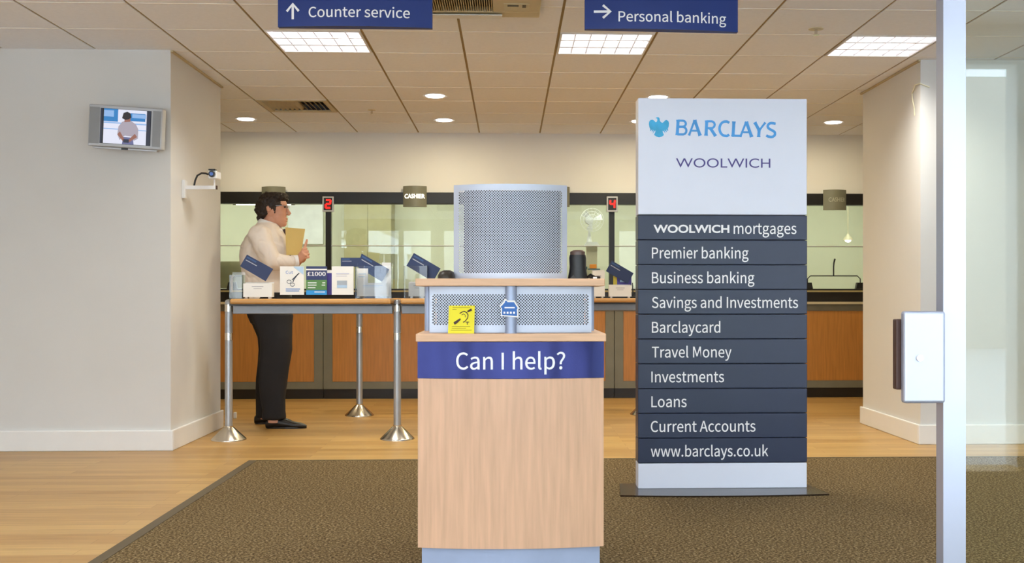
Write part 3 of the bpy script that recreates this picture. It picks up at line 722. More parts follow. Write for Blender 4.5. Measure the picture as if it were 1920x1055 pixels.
xm = XP(958, KY + .03)
MB().cyl((xm, KY + .025, zt1), (xm, KY + .025, zs0), .0205, n=24).build('post', M_bluegrey, kiosk, smooth=True)
for px in (803, 1107):
    x = XP(px, KY + .30); MB().cyl((x, KY + .30, zt1), (x, KY + .30, zs0), .014, n=16).build('post', M_bluegrey, kiosk, smooth=True)
def perforated(width, height, margin_x, margin_y, p, hole, path):
    """flat sheet with staggered round holes, mapped by path(u, v) -> xyz"""
    mb = MB(); I = int((width - 2 * margin_x) / (p / 2)); J = int((height - 2 * margin_y) / (p / 2)); I -= I % 2; J -= J % 2
    ox = (width - I * p / 2) / 2; oy = (height - J * p / 2) / 2; idx = {}; vs = []; fs = []
    def V(u, v):
        k = (round(u, 6), round(v, 6))
        if k not in idx: idx[k] = len(vs); vs.append(path(u, v))
        return idx[k]
    lat = lambda i, j: V(ox + i * p / 2, oy + j * p / 2)
    for i in range(I + 1):
        for j in range(J + 1):
            if (i + j) % 2 == 0: continue
            c = (ox + i * p / 2, oy + j * p / 2)
            inside = 0 < i < I and 0 < j < J
            if inside:
                C = [lat(i + 1, j), lat(i, j + 1), lat(i - 1, j), lat(i, j - 1)]
                O = [V(c[0] + hole * math.cos(a * math.pi / 4), c[1] + hole * math.sin(a * math.pi / 4)) for a in range(8)]
                for k in range(4):
                    a = 2 * k; fs.append((C[k], C[(k + 1) % 4], O[(a + 2) % 8], O[a + 1], O[a]))
            else:
                if j == 0: fs.append((lat(i - 1, 0), lat(i + 1, 0), lat(i, 1)))
                elif j == J: fs.append((lat(i + 1, J), lat(i - 1, J), lat(i, J - 1)))
                elif i == 0: fs.append((lat(0, j + 1), lat(0, j - 1), lat(1, j)))
                else: fs.append((lat(I, j - 1), lat(I, j + 1), lat(I - 1, j)))
    # solid margins
    us = [ox + 2 * i * p / 2 for i in range(I // 2 + 1)]; vv = [oy + 2 * j * p / 2 for j in range(J // 2 + 1)]
    for a, b in zip(us[:-1], us[1:]):
        fs.append((V(a, 0), V(b, 0), V(b, oy), V(a, oy))); fs.append((V(a, oy + J * p / 2), V(b, oy + J * p / 2), V(b, height), V(a, height)))
    for a, b in zip(vv[:-1], vv[1:]):
        fs.append((V(0, a), V(ox, a), V(ox, b), V(0, b))); fs.append((V(ox + I * p / 2, a), V(width, a), V(width, b), V(ox + I * p / 2, b)))
    for (a0, a1) in ((0, ox), (ox + I * p / 2, width)):
        for (b0, b1) in ((0, oy), (oy + J * p / 2, height)): fs.append((V(a0, b0), V(a1, b0), V(a1, b1), V(a0, b1)))
    mb.add(vs, fs); return mb
# lower perforated riser
ry = KY + .045; ra, rb = XP(806, ry), XP(1108, ry); rc, rw = (ra + rb) / 2, (rb - ra) / 2
riser = perforated(rb - ra, zs0 - zt1 - .002, .003, .022, .0105, .0029, lambda u, v: (ra + u, ry + .02 * ((ra + u - rc) / rw) ** 2, zt1 + .001 + v))
riser.build('perforated_riser', M_perf, kiosk, solid=.0015)
for x, nm in ((ra, 1), (rb, 2)):
    MB().box(x - .003, x + .003, ry + .02, ry + .27, zt1 + .001, zs0 - .001).build('riser_end', M_perf, kiosk)
MB().box(ra + .02, rb - .02, ry + .06, ry + .25, zt1 + .001, zs0 - .03).build('inner_box', M_dark, kiosk)
# perforated hood on the top shelf
hy = KY + .06; ha, hb = XP(849.5, hy), XP(1064.5, hy); hc, hw = (ha + hb) / 2, (hb - ha) / 2; hz0 = zs1 + .0005; hz1 = ZP(957, 345, hy)
hood = thing('screen_hood', 'curved perforated silver screen hood standing on the kiosk\'s top shelf', 'screen hood', (hc, hy + .1, hz0))
hp = lambda x: hy + .055 * ((x - hc) / hw) ** 2
perforated(hb - ha, hz1 - hz0, .012, .018, .0095, .0027, lambda u, v: (ha + u, hp(ha + u), hz0 + v)).build('perforated_front', M_perf, hood, solid=.0018)
for x in (ha + .002, hb - .002):
    MB().box(x - .0015, x + .0015, hy + .057, hy + .20, hz0, hz1).build('side_wing', M_perf, hood)
mb = MB(); n = 16
for i in range(n):
    xa, xb = ha + (hb - ha) * i / n, ha + (hb - ha) * (i + 1) / n
    mb.add([(xa, hp(xa), hz1), (xb, hp(xb), hz1), (xb, hp(xb) + .02, hz1), (xa, hp(xa) + .02, hz1)], [(0, 1, 2, 3)])
mb.build('top_lip', M_perf, hood, solid=.002)
# monitor behind the hood
my = hy + .10
mon = thing('monitor', 'dark computer monitor hidden behind the perforated hood on the kiosk', 'monitor', (hc, my, hz0))
MB().box(hc - .172, hc + .185, my, my + .045, hz0 + .022, hz1 - .012).build('back_cover', M_dark, mon, bevel=.008)
MB().box(hc - .155, hc + .17, my + .0455, my + .05, hz0 + .03, hz1 - .02).build('screen', M_black, mon)
MB().box(hc - .03, hc + .03, my + .02, my + .04, hz0 + .008, hz0 + .0218).build('neck', M_dark, mon)
MB().box(hc - .09, hc + .09, my - .03, my + .10, hz0, hz0 + .01).build('foot', M_dark, mon)
# things on the top shelf
ty = KY + .12; tx = XP(838, ty)
o = MB().loft([(tx - .034, tx + .03, ty, .045, zs1 + .0005), (tx - .034, tx + .03, ty, .045, zs1 + .012), (tx - .026, tx + .024, ty, .036, zs1 + .026), (tx - .012, tx + .012, ty, .018, zs1 + .032)])
t = thing('computer_mouse', 'dark rounded mouse left of the perforated hood', 'mouse', (tx, ty, zs1))
o.build('shell', mat('mouse_brown', (44, 34, 22), .4), t, smooth=True)
MB().box(tx - .002, tx + .002, ty - .03, ty - .01, zs1 + .028, zs1 + .031).build('wheel', M_black, t)
dy = KY + .14; dx = XP(1084, dy); ds = dy / F_PX
t = thing('card_reader', 'black rounded device with a brown ring top right of the perforated hood', 'device', (dx, dy, zs1))
MB().loft([(dx - 20 * ds, dx + 18 * ds, dy, .040, zs1 + .0005), (dx - 17 * ds, dx + 16 * ds, dy, .038, ZP(1084, 508, dy)), (dx - 16 * ds, dx + 15 * ds, dy, .036, ZP(1084, 500, dy)), (dx - 17 * ds, dx + 15 * ds, dy, .036, ZP(1084, 484, dy)), (dx - 16 * ds, dx + 14 * ds, dy, .034, ZP(1084, 478, dy))]).build('body', M_black, t, smooth=True)
MB().loft([(dx - 15 * ds, dx + 13 * ds, dy, .031, ZP(1084, 479, dy)), (dx - 15 * ds, dx + 13 * ds, dy, .031, ZP(1084, 472, dy)), (dx - 10 * ds, dx + 9 * ds, dy, .022, ZP(1084, 469, dy))]).build('ring', mat('ring_brown', (88, 66, 56), .3), t, smooth=True)
MB().prism([(dx - 17 * ds, zs1 + .001), (dx - 4 * ds, zs1 + .001), (dx - 10 * ds, zs1 + .014)], -(dy - .036), -(dy - .042)).build('slot', M_dark, t)
t = thing('power_cable', 'tangle of dark cable with a white tag at the right end of the kiosk shelf', 'cable', (XP(1110, dy), dy, zs1))
x0 = XP(1101, dy)
MB().tube([(x0, dy, zs1 + .006), (x0 + .012, dy - .01, zs1 + .016), (x0 + .022, dy + .005, zs1 + .010), (x0 + .03, dy - .015, zs1 + .006), (x0 + .044, dy, zs1 + .006), (x0 + .02, dy + .03, zs1 + .006), (x0 + .005, dy + .03, zs1 + .012)], .0055, 8).build('cord', M_dark, t, smooth=True)
MB().box(x0 + .020, x0 + .034, dy - .024, dy - .021, zs1 + .0005, zs1 + .008).build('tag', M_white, t)
# yellow hearing loop card leaning on the riser
fr0, o0 = frame(840, 626, KY + .004)
yw = XP(889, KY) - XP(840, KY); yh = KZ(574) - KZ(626); z0 = zt1 + .0005
lean = .045
fy = lambda u, v, d=0.0: (o0.x + u * yw + v * .02 * yw, KY + .004 + v * lean * .6 - d, z0 + v * yh)
t = thing('hearing_loop_card', 'yellow card with an ear and T symbol leaning on the kiosk riser', 'card', (o0.x, KY, z0))
mb = MB(); vs = [fy(0, 0), fy(1, 0), fy(1, 1), fy(0, 1), fy(0, 0, -.004), fy(1, 0, -.004), fy(1, 1, -.004), fy(0, 1, -.004)]
mb.add(vs, [(0, 1, 2, 3), (7, 6, 5, 4)] + [(i + 4, (i + 1) % 4 + 4, (i + 1) % 4, i) for i in range(4)]); mb.build('sheet', M_yellow, t, normals=True)
mb = MB()
ear = [(.42, .71), (.50, .76), (.60, .79), (.69, .75), (.75, .66), (.74, .56), (.68, .48), (.62, .42), (.56, .40)]
mb.ribbon(ear, .035, fy, .001); mb.ribbon([(.50, .66), (.57, .70), (.64, .66), (.64, .58)], .02, fy, .001)
mb.ribbon([(.22, .35), (.33, .42), (.46, .52)], [.10, .10, .06], fy, .001); mb.ribbon([(.72, .78), (.88, .86)], [.06, .09], fy, .001)
mb.ribbon([(.66, .405), (.80, .405)], .025, fy, .001); mb.ribbon([(.73, .41), (.73, .31)], .03, fy, .001)
mb.build('ear_symbol', M_brown, t)
mb = MB(); mb.ribbon([(.14, .93), (.82, .93)], .018, fy, .001); mb.ribbon([(.14, .86), (.30, .86)], .018, fy, .001)
for k, (a, b) in enumerate(((.14, .84), (.14, .68), (.10, .90))): mb.ribbon([(a, .25 - .065 * k), (b, .25 - .065 * k)], .018, fy, .001)
mb.build('small_print', mat('olive_print', (150, 128, 20), .6), t)
# house shaped blue card fixed to the centre post
hfy = KY + .002; hx = XP(955, hfy); s4 = hfy / F_PX
house = [(-16, -14), (17, -17), (16.5, -2), (18, 2), (10, 15), (-4, 15), (-6, 18), (-9, 18), (-10, 14), (-19, 4), (-16, 1)]
hz = ZP(955, 578, hfy)
t = thing('house_card', 'small blue house shaped card fixed to the kiosk\'s middle post', 'card', (hx, hfy, hz))
fh = lambda u, v, d=0.0: (hx + u * s4, hfy - d, hz + v * s4)
MB().prism(house, -.002, .001, fh).build('white_border', M_paper, t, normals=True)
mb = MB(); mb.add([fh(u * .86, v * .82 - .5, .0016) for u, v in house], [tuple(range(len(house)))]); mb.build('blue_face', M_blue, t)
mb = MB(); mb.ribbon([(-9, 1.5), (10, 1.5)], 2.6, fh, .0022)
for k in range(4): mb.ribbon([(-11 + 6 * k, -8), (-7.5 + 6 * k, -8)], 4, fh, .0022)
mb.build('lettering', M_text, t)

# =================================================================== TOTEM SIGN
TY = 5.66; TZ0 = .018
tl, tr = XP(1196.5, TY), XP(1513, TY); tc = (tl + tr) / 2
TZ = lambda py: ZP(1355, py, TY)
totem = thing('totem_sign', 'tall white and navy directory sign standing on a dark base plate', 'sign', (tc, TY, 0))
mb = MB(); n = 12
a, b = XP(1163, 5.48), XP(1555, 5.48)
poly = [(a + (b - a) * i / n, 5.48 - .03 * (1 - (2 * i / n - 1) ** 2)) for i in range(n + 1)] + [(b - .04, 5.82), (a - .03 + .06, 5.82)]
m_ = len(poly); vs = [(x, y, .0105) for x, y in poly] + [(x, y, TZ0) for x, y in poly]
mb.add(vs, [tuple(range(m_))[::-1], tuple(range(m_, 2 * m_))] + [(i, (i + 1) % m_, m_ + (i + 1) % m_, m_ + i) for i in range(m_)])
mb.build('base_plate', mat('base_dark', (58, 46, 36), .22, .5), totem)
row0 = 403.5; rp = 46.35
MB().box(tl + .004, tr - .004, TY + .02, TY + .10, TZ0, TZ(186)).build('core', mat('core_dark', (44, 44, 52), .5), totem)
MB().box(tl, tr, TY, TY + .11, TZ(row0 - 1.2), TZ(184.5)).build('header_panel', M_signwhite, totem, bevel=.003)
MB().box(tl, tr, TY, TY + .11, TZ0, TZ(row0 + 10 * rp + 1)).build('foot_panel', M_signwhite, totem, bevel=.003)
mx = lambda px: tl + (tr - tl) * (px - 1196.5) / (1513 - 1196.5)
frt = lambda u, v, d=0.0: (u, TY - d, v)
rows = [('Premier banking', 1222, 1403), ('Business banking', 1222, 1414), ('Savings and Investments', 1222, 1496), ('Barclaycard', 1222, 1350), ('Travel Money', 1222, 1371), ('Investments', 1221, 1357), ('Loans', 1221, 1287), ('Current Accounts', 1220, 1416), ('www.barclays.co.uk', 1220, 1440)]
for k in range(10):
    p = MB().box(tl - .001, tr + .001, TY - .001, TY + .112, TZ(row0 + (k + 1) * rp - .6), TZ(row0 + k * rp + .6)).build('directory_panel', M_slate, totem, bevel=.0025)
    fp = lambda u, v, d=0.0: (u, TY - .001 - d, v)
    bl = TZ(row0 + k * rp + 34.3); cap = TZ(0) - TZ(20)
    if k == 0:
        lettering('lettering', 'WOOLWICH', fp, mx(1225), mx(1367), TZ(436), TZ(0) - TZ(14), M_text, p, bold=True, offset=.03)
        lettering('lettering', 'mortgages', fp, mx(1375), mx(1493), TZ(438), cap, M_text, p, offset=.006)
    else:
        s_, x0, x1 = rows[k - 1]
        lettering('lettering', s_, fp, mx(x0), mx(x1), bl, cap, M_text, p, offset=.006)
hp_ = kids(totem)[2]
lettering('lettering', 'WOOLWICH', frt, mx(1267), mx(1444), TZ(314), TZ(0) - TZ(17), M_purple, hp_, bold=True, offset=.0)
# blue capital lettering drawn with flared strokes; u, v in pixels of the picture from the panel's own corner
CSX, CSY = 1190.0, 180.0
def fl(u, v, d=0.0): return (mx(CSX + u / 5.82), TY - d, TZ(CSY + v / 5.82))
NST = [0]
def stroke(mb, pts, w0, flare=True):
    # resample a polyline and flare both ends
    P2 = [Vector(p) for p in pts]; L = [0]
    for a, b in zip(P2[:-1], P2[1:]): L.append(L[-1] + (b - a).length)
    N = max(6, 2 * len(P2)); out = []; wd = []
    for i in range(N + 1):
        s_ = L[-1] * i / N; j = max(k for k in range(len(L)) if L[k] <= s_ + 1e-6); j = min(j, len(P2) - 2)
        f = (s_ - L[j]) / max(1e-6, L[j + 1] - L[j]); out.append(P2[j].lerp(P2[j + 1], f))
        e = abs(2 * i / N - 1); wd.append(w0 * (1 + (.28 * e ** 6 if flare else 0)))
    mb.ribbon([(p.x, p.y) for p in out], wd, fl, .0010 + .00025 * NST[0]); NST[0] += 1; NST[0] %= 4
def arc(cx, cy, rx, ry, a0, a1, n=12): return [(cx + rx * math.cos(R(a0 + (a1 - a0) * i / n)), cy - ry * math.sin(R(a0 + (a1 - a0) * i / n))) for i in range(n + 1)]
mb = MB(); ST, TH = 33, 22
T0, B0 = 262, 430
stroke(mb, [(472, T0), (462, B0)], ST)                                     # B
mb2 = [(468, T0 + 9)] + arc(520, 304, 36, 33, 90, -90) + [(468, 337)]
stroke(mb, mb2, 24, False); stroke(mb, [(466, 340)] + arc(522, 380, 40, 41, 90, -90) + [(464, 421)], 24, False)
stroke(mb, [(652, 264), (590, 433)], 22); stroke(mb, [(652, 264), (712, 434)], ST); stroke(mb, [(614, 380), (692, 380)], 20, False)   # A
stroke(mb, [(784, 268), (776, 434)], ST); stroke(mb, [(780, 277)] + arc(834, 314, 36, 37, 90, -90) + [(780, 352)], 24, False); stroke(mb, [(824, 352), (880, 438)], ST)   # R
stroke(mb, [(1030, 292), (1005, 278)] + arc(985, 356, 62, 78, 90, 270) + [(1005, 436), (1028, 420)], 28, False)   # C
stroke(mb, [(1080, 276), (1070, 442)], ST); stroke(mb, [(1062, 432), (1160, 434)], 24)                            # L
stroke(mb, [(1215, 278), (1150, 444)], 22); stroke(mb, [(1215, 278), (1274, 446)], ST); stroke(mb, [(1178, 394), (1254, 394)], 20, False)   # A
stroke(mb, [(1308, 284), (1356, 372)], ST); stroke(mb, [(1424, 286), (1358, 372)], 22); stroke(mb, [(1356, 362), (1350, 446)], ST)       # Y
stroke(mb, [(1536, 300), (1510, 294)] + arc(1490, 328, 40, 36, 80, 215, 8) + [(1486, 366)] + arc(1488, 408, 42, 36, 45, -100, 8) + [(1450, 438), (1434, 426)], 28, False)   # S
mb.build('lettering', M_logo, hp_)
eagle = [(258, 234), (238, 236), (226, 246), (244, 250), (246, 268), (240, 284), (228, 292), (214, 274), (194, 262), (172, 266), (158, 282), (154, 310), (160, 345), (170, 368), (168, 392), (184, 374), (190, 366), (184, 400), (202, 378), (208, 370), (196, 416), (218, 384), (226, 380), (222, 400), (210, 428), (236, 446), (265, 455), (296, 446), (318, 428), (306, 400), (304, 382), (312, 386), (336, 412), (322, 372), (328, 380), (350, 400), (342, 366), (348, 374), (364, 388), (360, 360), (370, 335), (373, 300), (366, 276), (346, 264), (328, 270), (314, 288), (300, 296), (284, 288), (274, 272), (270, 246)]
mb = MB(); mb.add([fl(u, v, .0012) for u, v in eagle][::-1], [tuple(range(len(eagle)))]); mb.build('eagle_emblem', M_logo2, hp_)

# =================================================================== HANGING SIGNS
def hanging_sign(px0, px1, ybl, ybr, Y, lab, txt, tx0, tx1, tb, arrow, slope):
    a, b = XP(px0, Y), XP(px1, Y); c = (a + b) / 2; hw_ = (b - a) / 2; s_ = Y / F_PX
    zb = ZP((px0 + px1) / 2, (ybl + ybr) / 2, Y); zt = zb + .17; slope_ = (ybr - ybl) / (px1 - px0)
    t = thing('hanging_sign', lab, 'sign', (c, Y, zb), 'navy direction signs hung from the ceiling')
    yb = lambda x: Y + .03 * ((x - c) / hw_) ** 2
    sk = lambda x: -slope * (x - c)
    mb = MB(); n = 16; xs = [a + (b - a) * i / n for i in range(n + 1)]
    poly = [(x, yb(x)) for x in xs] + [(b, Y + .06), (a, Y + .06)]; m_ = len(poly)
    mb.add([(x, y, zb + sk(x)) for x, y in poly] + [(x, y, zt + sk(x)) for x, y in poly], [tuple(range(m_))[::-1], tuple(range(m_, 2 * m_))] + [(i, (i + 1) % m_, m_ + (i + 1) % m_, m_ + i) for i in range(m_)])
    pn = mb.build('panel', M_navysign, t, smooth=True)
    fr = lambda u, v, d=0.0: (u, yb(u) - d, v + sk(u))
    lettering('lettering', txt, fr, XP(tx0, Y), XP(tx1, Y), ZP(c, tb, Y), ZP(c, 0, Y) - ZP(c, 19, Y), M_text, pn, offset=.008, d=.0015)
    mb = MB(); fp = lambda u, v, d=0.0: fr(XP(u, Y), ZP(px0, v, Y), d)
    for pts in arrow: mb.ribbon(pts, 4.6, fp, .0015)
    mb.build('arrow', M_text, pn)
    for x in (a + .1, b - .1):
        MB().cyl((x, Y + .04, zt + sk(x) - .002), (x, Y + .04, CEIL + .001), .003, n=8).build('hanger', M_post, t)
HY = 5.2
hanging_sign(518.5, 809.5, 49, 48.5, HY, 'navy hanging sign reading counter service with an up arrow', 'Counter service', 578, 768, 26, [[(547.5, 34), (547.5, 6)], [(536, 19), (547.5, 5), (559, 19)]], 0.0)
hanging_sign(1097.5, 1386, 53, 56, HY, 'navy hanging sign reading personal banking with a right arrow', 'Personal banking', 1160, 1363, 30, [[(1114, 21), (1144, 21)], [(1131, 9), (1145, 21), (1131, 33)]], 0.012)

# =================================================================== CEILING FITTINGS
def troffer(x, y, lab):
    t = thing('ceiling_light', lab, 'light', (x, y, CEIL), 'square louvred ceiling lights')
    a = .29
    mb = MB(); 
    for (x0, x1, y0, y1) in ((-a, a, -a, -a + .012), (-a, a, a - .012, a), (-a, -a + .012, -a + .012, a - .012), (a - .012, a, -a + .012, a - .012)): mb.box(x + x0, x + x1, y + y0, y + y1, CEIL - .004, CEIL + .012)
    mb.build('frame', M_white, t)
    mb = MB(); mb.box(x - a, x + a, y - a, y + a, CEIL + .070, CEIL + .075)
    mb.box(x - a, x + a, y - a, y - a + .004, CEIL + .012, CEIL + .070); mb.box(x - a, x + a, y + a - .004, y + a, CEIL + .012, CEIL + .070)
    mb.box(x - a, x - a + .004, y - a + .004, y + a - .004, CEIL + .012, CEIL + .070); mb.box(x + a - .004, x + a, y - a + .004, y + a - .004, CEIL + .012, CEIL + .070)
    mb.build('reflector', M_louvre, t)
    for k in range(3):
        yy = y - .19 + .19 * k; MB().cyl((x - .27, yy, CEIL + .048), (x + .27, yy, CEIL + .056), .010, n=12).build('tube', M_tube, t, smooth=True)
    mb = MB()
    for k in range(1, 3): yy = y - a + 2 * a * k / 3; mb.prism([(yy - .010, CEIL), (yy + .010, CEIL), (yy + .003, CEIL + .04), (yy - .003, CEIL + .04)], x - a + .012, x + a - .012, lambda u, v, w: (w, u, v))
    for k in range(1, 6): xx = x - a + 2 * a * k / 6; mb.box(xx - .0025, xx + .0025, y - a + .012, y + a - .012, CEIL + .002, CEIL + .042)
    mb.build('louvre', M_louvre, t)
tl_ = ['square louvred ceiling light below the counter service sign', 'square louvred ceiling light below the personal banking sign', 'square louvred ceiling light nearest the right pier']
for (x, y), lab in zip(TROFFERS, tl_): troffer(x, y, lab)
dl = ['round downlight nearer the viewer of the two left of the perforated hood', 'round downlight nearest the back wall above the lit cashier sign', 'round downlight beside the left pier', 'round downlight peeping out left of the tall sign', 'round downlight just above the top edge of the tall sign', 'round downlight beside the right pier']
for (x, y), lab in zip(DOWNLIGHTS, dl):
    t = thing('downlight', lab, 'light', (x, y, CEIL), 'round recessed downlights')
    MB().lathe([(.078, -.002), (.098, -.006), (.098, 0), (.078, .0)], (x, y, CEIL), 28).build('ring', M_white, t, smooth=True)
    MB().lathe([(.076, -.004), (.070, -.010), (.03, -.014), (.001, -.015)], (x, y, CEIL), 28).build('lens', M_lamp, t, smooth=True)
# vent grille
vx, vy = GX0 + .6 * VENT_C[0] + .3, GY0 + .6 * VENT_C[1] + .3
t = thing('air_vent', 'square louvred ceiling vent near the left pier', 'vent', (vx, vy, CEIL))
mb = MB()
for (x0, x1, y0, y1) in ((-.29, .29, -.29, -.25), (-.29, .29, .25, .29), (-.29, -.25, -.25, .25), (.25, .29, -.25, .25)): mb.box(vx + x0, vx + x1, vy + y0, vy + y1, CEIL - .004, CEIL + .01)
mb.build('frame', M_vent, t)
MB().box(vx - .25, vx + .25, vy - .25, vy + .25, CEIL + .06, CEIL + .065).build('duct_back', M_dark, t)
mb = MB()
for k in range(13):
    x = vx - .24 + .04 * k; h_ = -1 if k > 6 else 1; mb.add([(x - .010 * h_, vy - .25, CEIL), (x + .010 * h_, vy - .25, CEIL + .03), (x + .010 * h_, vy + .25, CEIL + .03), (x - .010 * h_, vy + .25, CEIL)], [(0, 1, 2, 3)])
mb.build('fins', M_vent, t, solid=.002)
# air conditioning cassette
t = thing('air_conditioner', 'beige ceiling air conditioner between the two hanging signs', 'air conditioner', (-.3, 5.7, CEIL))
cx0, cx1, cy0, cy1 = -.79, .17, 5.30, 6.20; zc0 = CEIL - .040
mb = MB(); gx0, gx1, gy0, gy1 = cx0 + .20, cx1 - .26, cy0 + .2, cy1 - .12
mb.box(cx0, cx1, cy0, gy0, zc0, CEIL - .005); mb.box(cx0, cx1, gy1, cy1, zc0, CEIL - .005); mb.box(cx0, gx0, gy0, gy1, zc0, CEIL - .005); mb.box(gx1, cx1, gy0, gy1, zc0, CEIL - .005)
mb.build('fascia', mat('cassette_beige', (204, 190, 156), .5), t, bevel=.006)
MB().box(gx0, gx1, gy0, gy1, CEIL - .010, CEIL - .006).build('filter', mat('filter_dark', (60, 50, 36), .7), t)
mb = MB()
for k in range(40):
    x = gx0 + .006 + (gx1 - gx0 - .012) * k / 39; mb.box(x - .0022, x + .0022, gy0, gy1, zc0 + .002, CEIL - .0105)
mb.build('intake_grille', M_vent, t)
MB().box(gx0 - .12, gx1 + .05, cy1 - .10, cy1 - .02, zc0 - .014, zc0 - .008).build('air_flap', M_white, t, bevel=.002)
mb = MB(); mb.box(cx1 - .20, cx1 - .06, cy1 - .30, cy1 - .16, zc0 - .003, zc0 - .0005); mb.build('control_panel', M_cream, t)
mb = MB(); mb.box(cx1 - .18, cx1 - .12, cy1 - .28, cy1 - .25, zc0 - .0045, zc0 - .0032); mb.box(cx1 - .10, cx1 - .08, cy1 - .28, cy1 - .23, zc0 - .0045, zc0 - .0032); mb.build('indicator', M_dark, t)
# sprinklers
def sprinkler(px, py, lab, r):
    d = ray(px, py); tt = (CEIL - CAM_H) / d.z; x, y = d.x * tt, d.y * tt
    t = thing('sprinkler', lab, 'sprinkler', (x, y, CEIL), 'ceiling sprinklers')
    MB().lathe([(r * .45, -.006), (r, -.003), (r, 0)], (x, y, CEIL), 20).build('rose', M_cream, t, smooth=True)
    MB().cyl((x, y, CEIL - .004), (x, y, CEIL - .035), .009, n=10).build('stem', M_chrome, t, smooth=True)
    MB().lathe([(.004, -.036), (.02, -.036), (.02, -.038), (.004, -.038)], (x, y, CEIL), 12).build('deflector', M_chrome, t)
sprinkler(1530, 54, 'sprinkler head hanging from the ceiling left of the right ceiling light', .045)
sprinkler(697, 206, 'small sprinkler head in the ceiling left of the downlights', .035)

# =================================================================== ON THE PIERS
# television
tvy = 7.10; tc_ = P(235, 238, tvy); tw, th = .222, .133
t = thing('television', 'small silver wall television showing a person in a white shirt', 'television', tc_)
c, s_ = math.cos(R(10)), math.sin(R(10)); cr, sr = math.cos(R(-2.2)), math.sin(R(-2.2))
def ftv(u, v, d=0.0):
    u2, v2 = u * cr - v * sr, u * sr + v * cr
    return (tc_.x + u2 * c - d * s_ * -1 * -1, tc_.y + u2 * s_ - d * c, tc_.z + v2)
MB().prism([(-tw, -th), (tw, -th), (tw, th), (-tw, th)], -.05, 0, ftv).build('housing', M_silver, t, bevel=.006, normals=True)
for u0, u1 in ((-.215, -.155), (.165, .215)): MB().prism([(u0, -.115), (u1, -.115), (u1, .115), (u0, .115)], 0, .002, ftv).build('speaker', M_speaker, t, normals=True)
sw0, sw1, sh0, sh1 = -.150, .155, -.112, .112
MB().prism([(sw0, sh0), (sw1, sh0), (sw1, sh1), (sw0, sh1)], 0, .0015, ftv).build('bezel', M_black, t, normals=True)
E = lambda n_, c_, k=.9: emit('tv_' + n_, c_, k)
pic = MB(); mats_ = [E('white', (236, 238, 255)), E('blue', (40, 130, 200)), E('pale', (150, 190, 240)), E('dark', (40, 48, 74), .6), E('shirt', (186, 176, 190), .8), E('skin', (176, 116, 100), .7), E('hair', (34, 24, 38), .5), E('jean', (120, 124, 176), .7)]
def pr(i, poly, d): pic.mi = i; pic.add([ftv(u, v, d) for u, v in poly], [tuple(range(len(poly)))])
def re_(i, u0, u1, v0, v1, d): pr(i, [(u0, v0), (u1, v0), (u1, v1), (u0, v1)], d)
re_(0, -.13, .13, -.110, .110, .0020); re_(1, -.13, -.045, .03, .110, .0024); re_(2, -.13, -.07, .06, .10, .0026); re_(1, .03, .12, .04, .09, .0024); re_(2, .04, .125, .06, .085, .0026)
re_(2, -.13, .13, .018, .026, .0024); re_(2, -.13, .13, -.02, -.014, .0024)
re_(3, .128, .152, -.110, .110, .0024); re_(3, -.15, -.138, -.110, .110, .0024)
pr(4, [(-.045, -.05), (-.04, .0), (-.02, .03), (.01, .045), (.035, .04), (.065, .02), (.08, -.01), (.08, -.07), (.055, -.085), (.05, -.06), (.0, -.055), (-.03, -.085)], .003)
pr(7, [(-.015, -.110), (.055, -.110), (.05, -.065), (-.01, -.065)], .0028)
pr(5, [(-.045, -.05), (-.03, -.03), (.0, -.08), (-.01, -.092)], .0034); pr(5, [(.075, -.06), (.06, -.04), (.02, -.085), (.03, -.095)], .0034)
pr(3, [(-.008, -.10), (.026, -.10), (.026, -.078), (-.008, -.078)], .0036)
pr(5, [(-.005, .03), (.03, .035), (.032, .065), (-.005, .065)], .0033)
pr(6, [(-.02, .055), (-.012, .088), (.01, .098), (.03, .088), (.036, .062), (.02, .05), (.0, .045)], .0037)
pic.build('screen_picture', mats_, t)
MB().prism([(-.19, -th - .012), (.19, -th - .012), (.2, -th - .002), (-.2, -th - .002)], -.03, -.004, ftv).build('lower_trim', M_silver, t, normals=True)
MB().prism([(-.02, -th - .013), (.02, -th - .013), (.02, -th - .001), (-.02, -th - .001)], -.004, -.001, ftv).build('sensor', M_black, t, normals=True)
MB().box(tc_.x - .06, tc_.x + .06, tc_.y + .045, PL_Y0 - .001, tc_.z - .05, tc_.z + .05).build('wall_bracket', M_black, t)
# camera on bracket
cyy = 7.55; q = lambda px, py: P(px, py, cyy)
t = thing('security_camera', 'white security camera on a bracket arm fixed to the left pier', 'camera', (PL_X, cyy, q(349, 355).z))
MB().box(PL_X + .0005, PL_X + .022, cyy - .03, cyy + .03, q(349, 372).z, q(349, 338).z).build('wall_plate', M_white, t, bevel=.003)
p0, p1 = q(352, 351.5), q(405, 351.5)
MB().box(PL_X + .02, p1.x, cyy - .012, cyy + .012, q(380, 355).z, q(380, 348).z).build('arm', M_white, t, bevel=.002)
MB().box(p1.x, p1.x + .008, cyy - .012, cyy + .012, q(380, 355).z, q(380, 348).z).build('arm_end', M_brown, t)
MB().tube([q(364, 348), q(366, 338), q(370, 329), q(378, 324.5), q(386, 325), q(393, 328)], .0065, 10).build('cable', M_black, t, smooth=True)
hcam = q(402, 328)
MB().box(hcam.x - .030, hcam.x + .028, cyy - .05, cyy + .07, hcam.z - .030, hcam.z + .026).build('body', M_white, t, bevel=.008)
MB().cyl((hcam.x, cyy - .05, hcam.z), (hcam.x, cyy - .075, hcam.z), .021, n=20).build('lens_barrel', M_black, t, smooth=True)
MB().cyl((hcam.x, cyy - .0752, hcam.z), (hcam.x, cyy - .078, hcam.z), .012, n=16).build('lens', mat('lens_blue', (90, 120, 190), .1, .3), t)
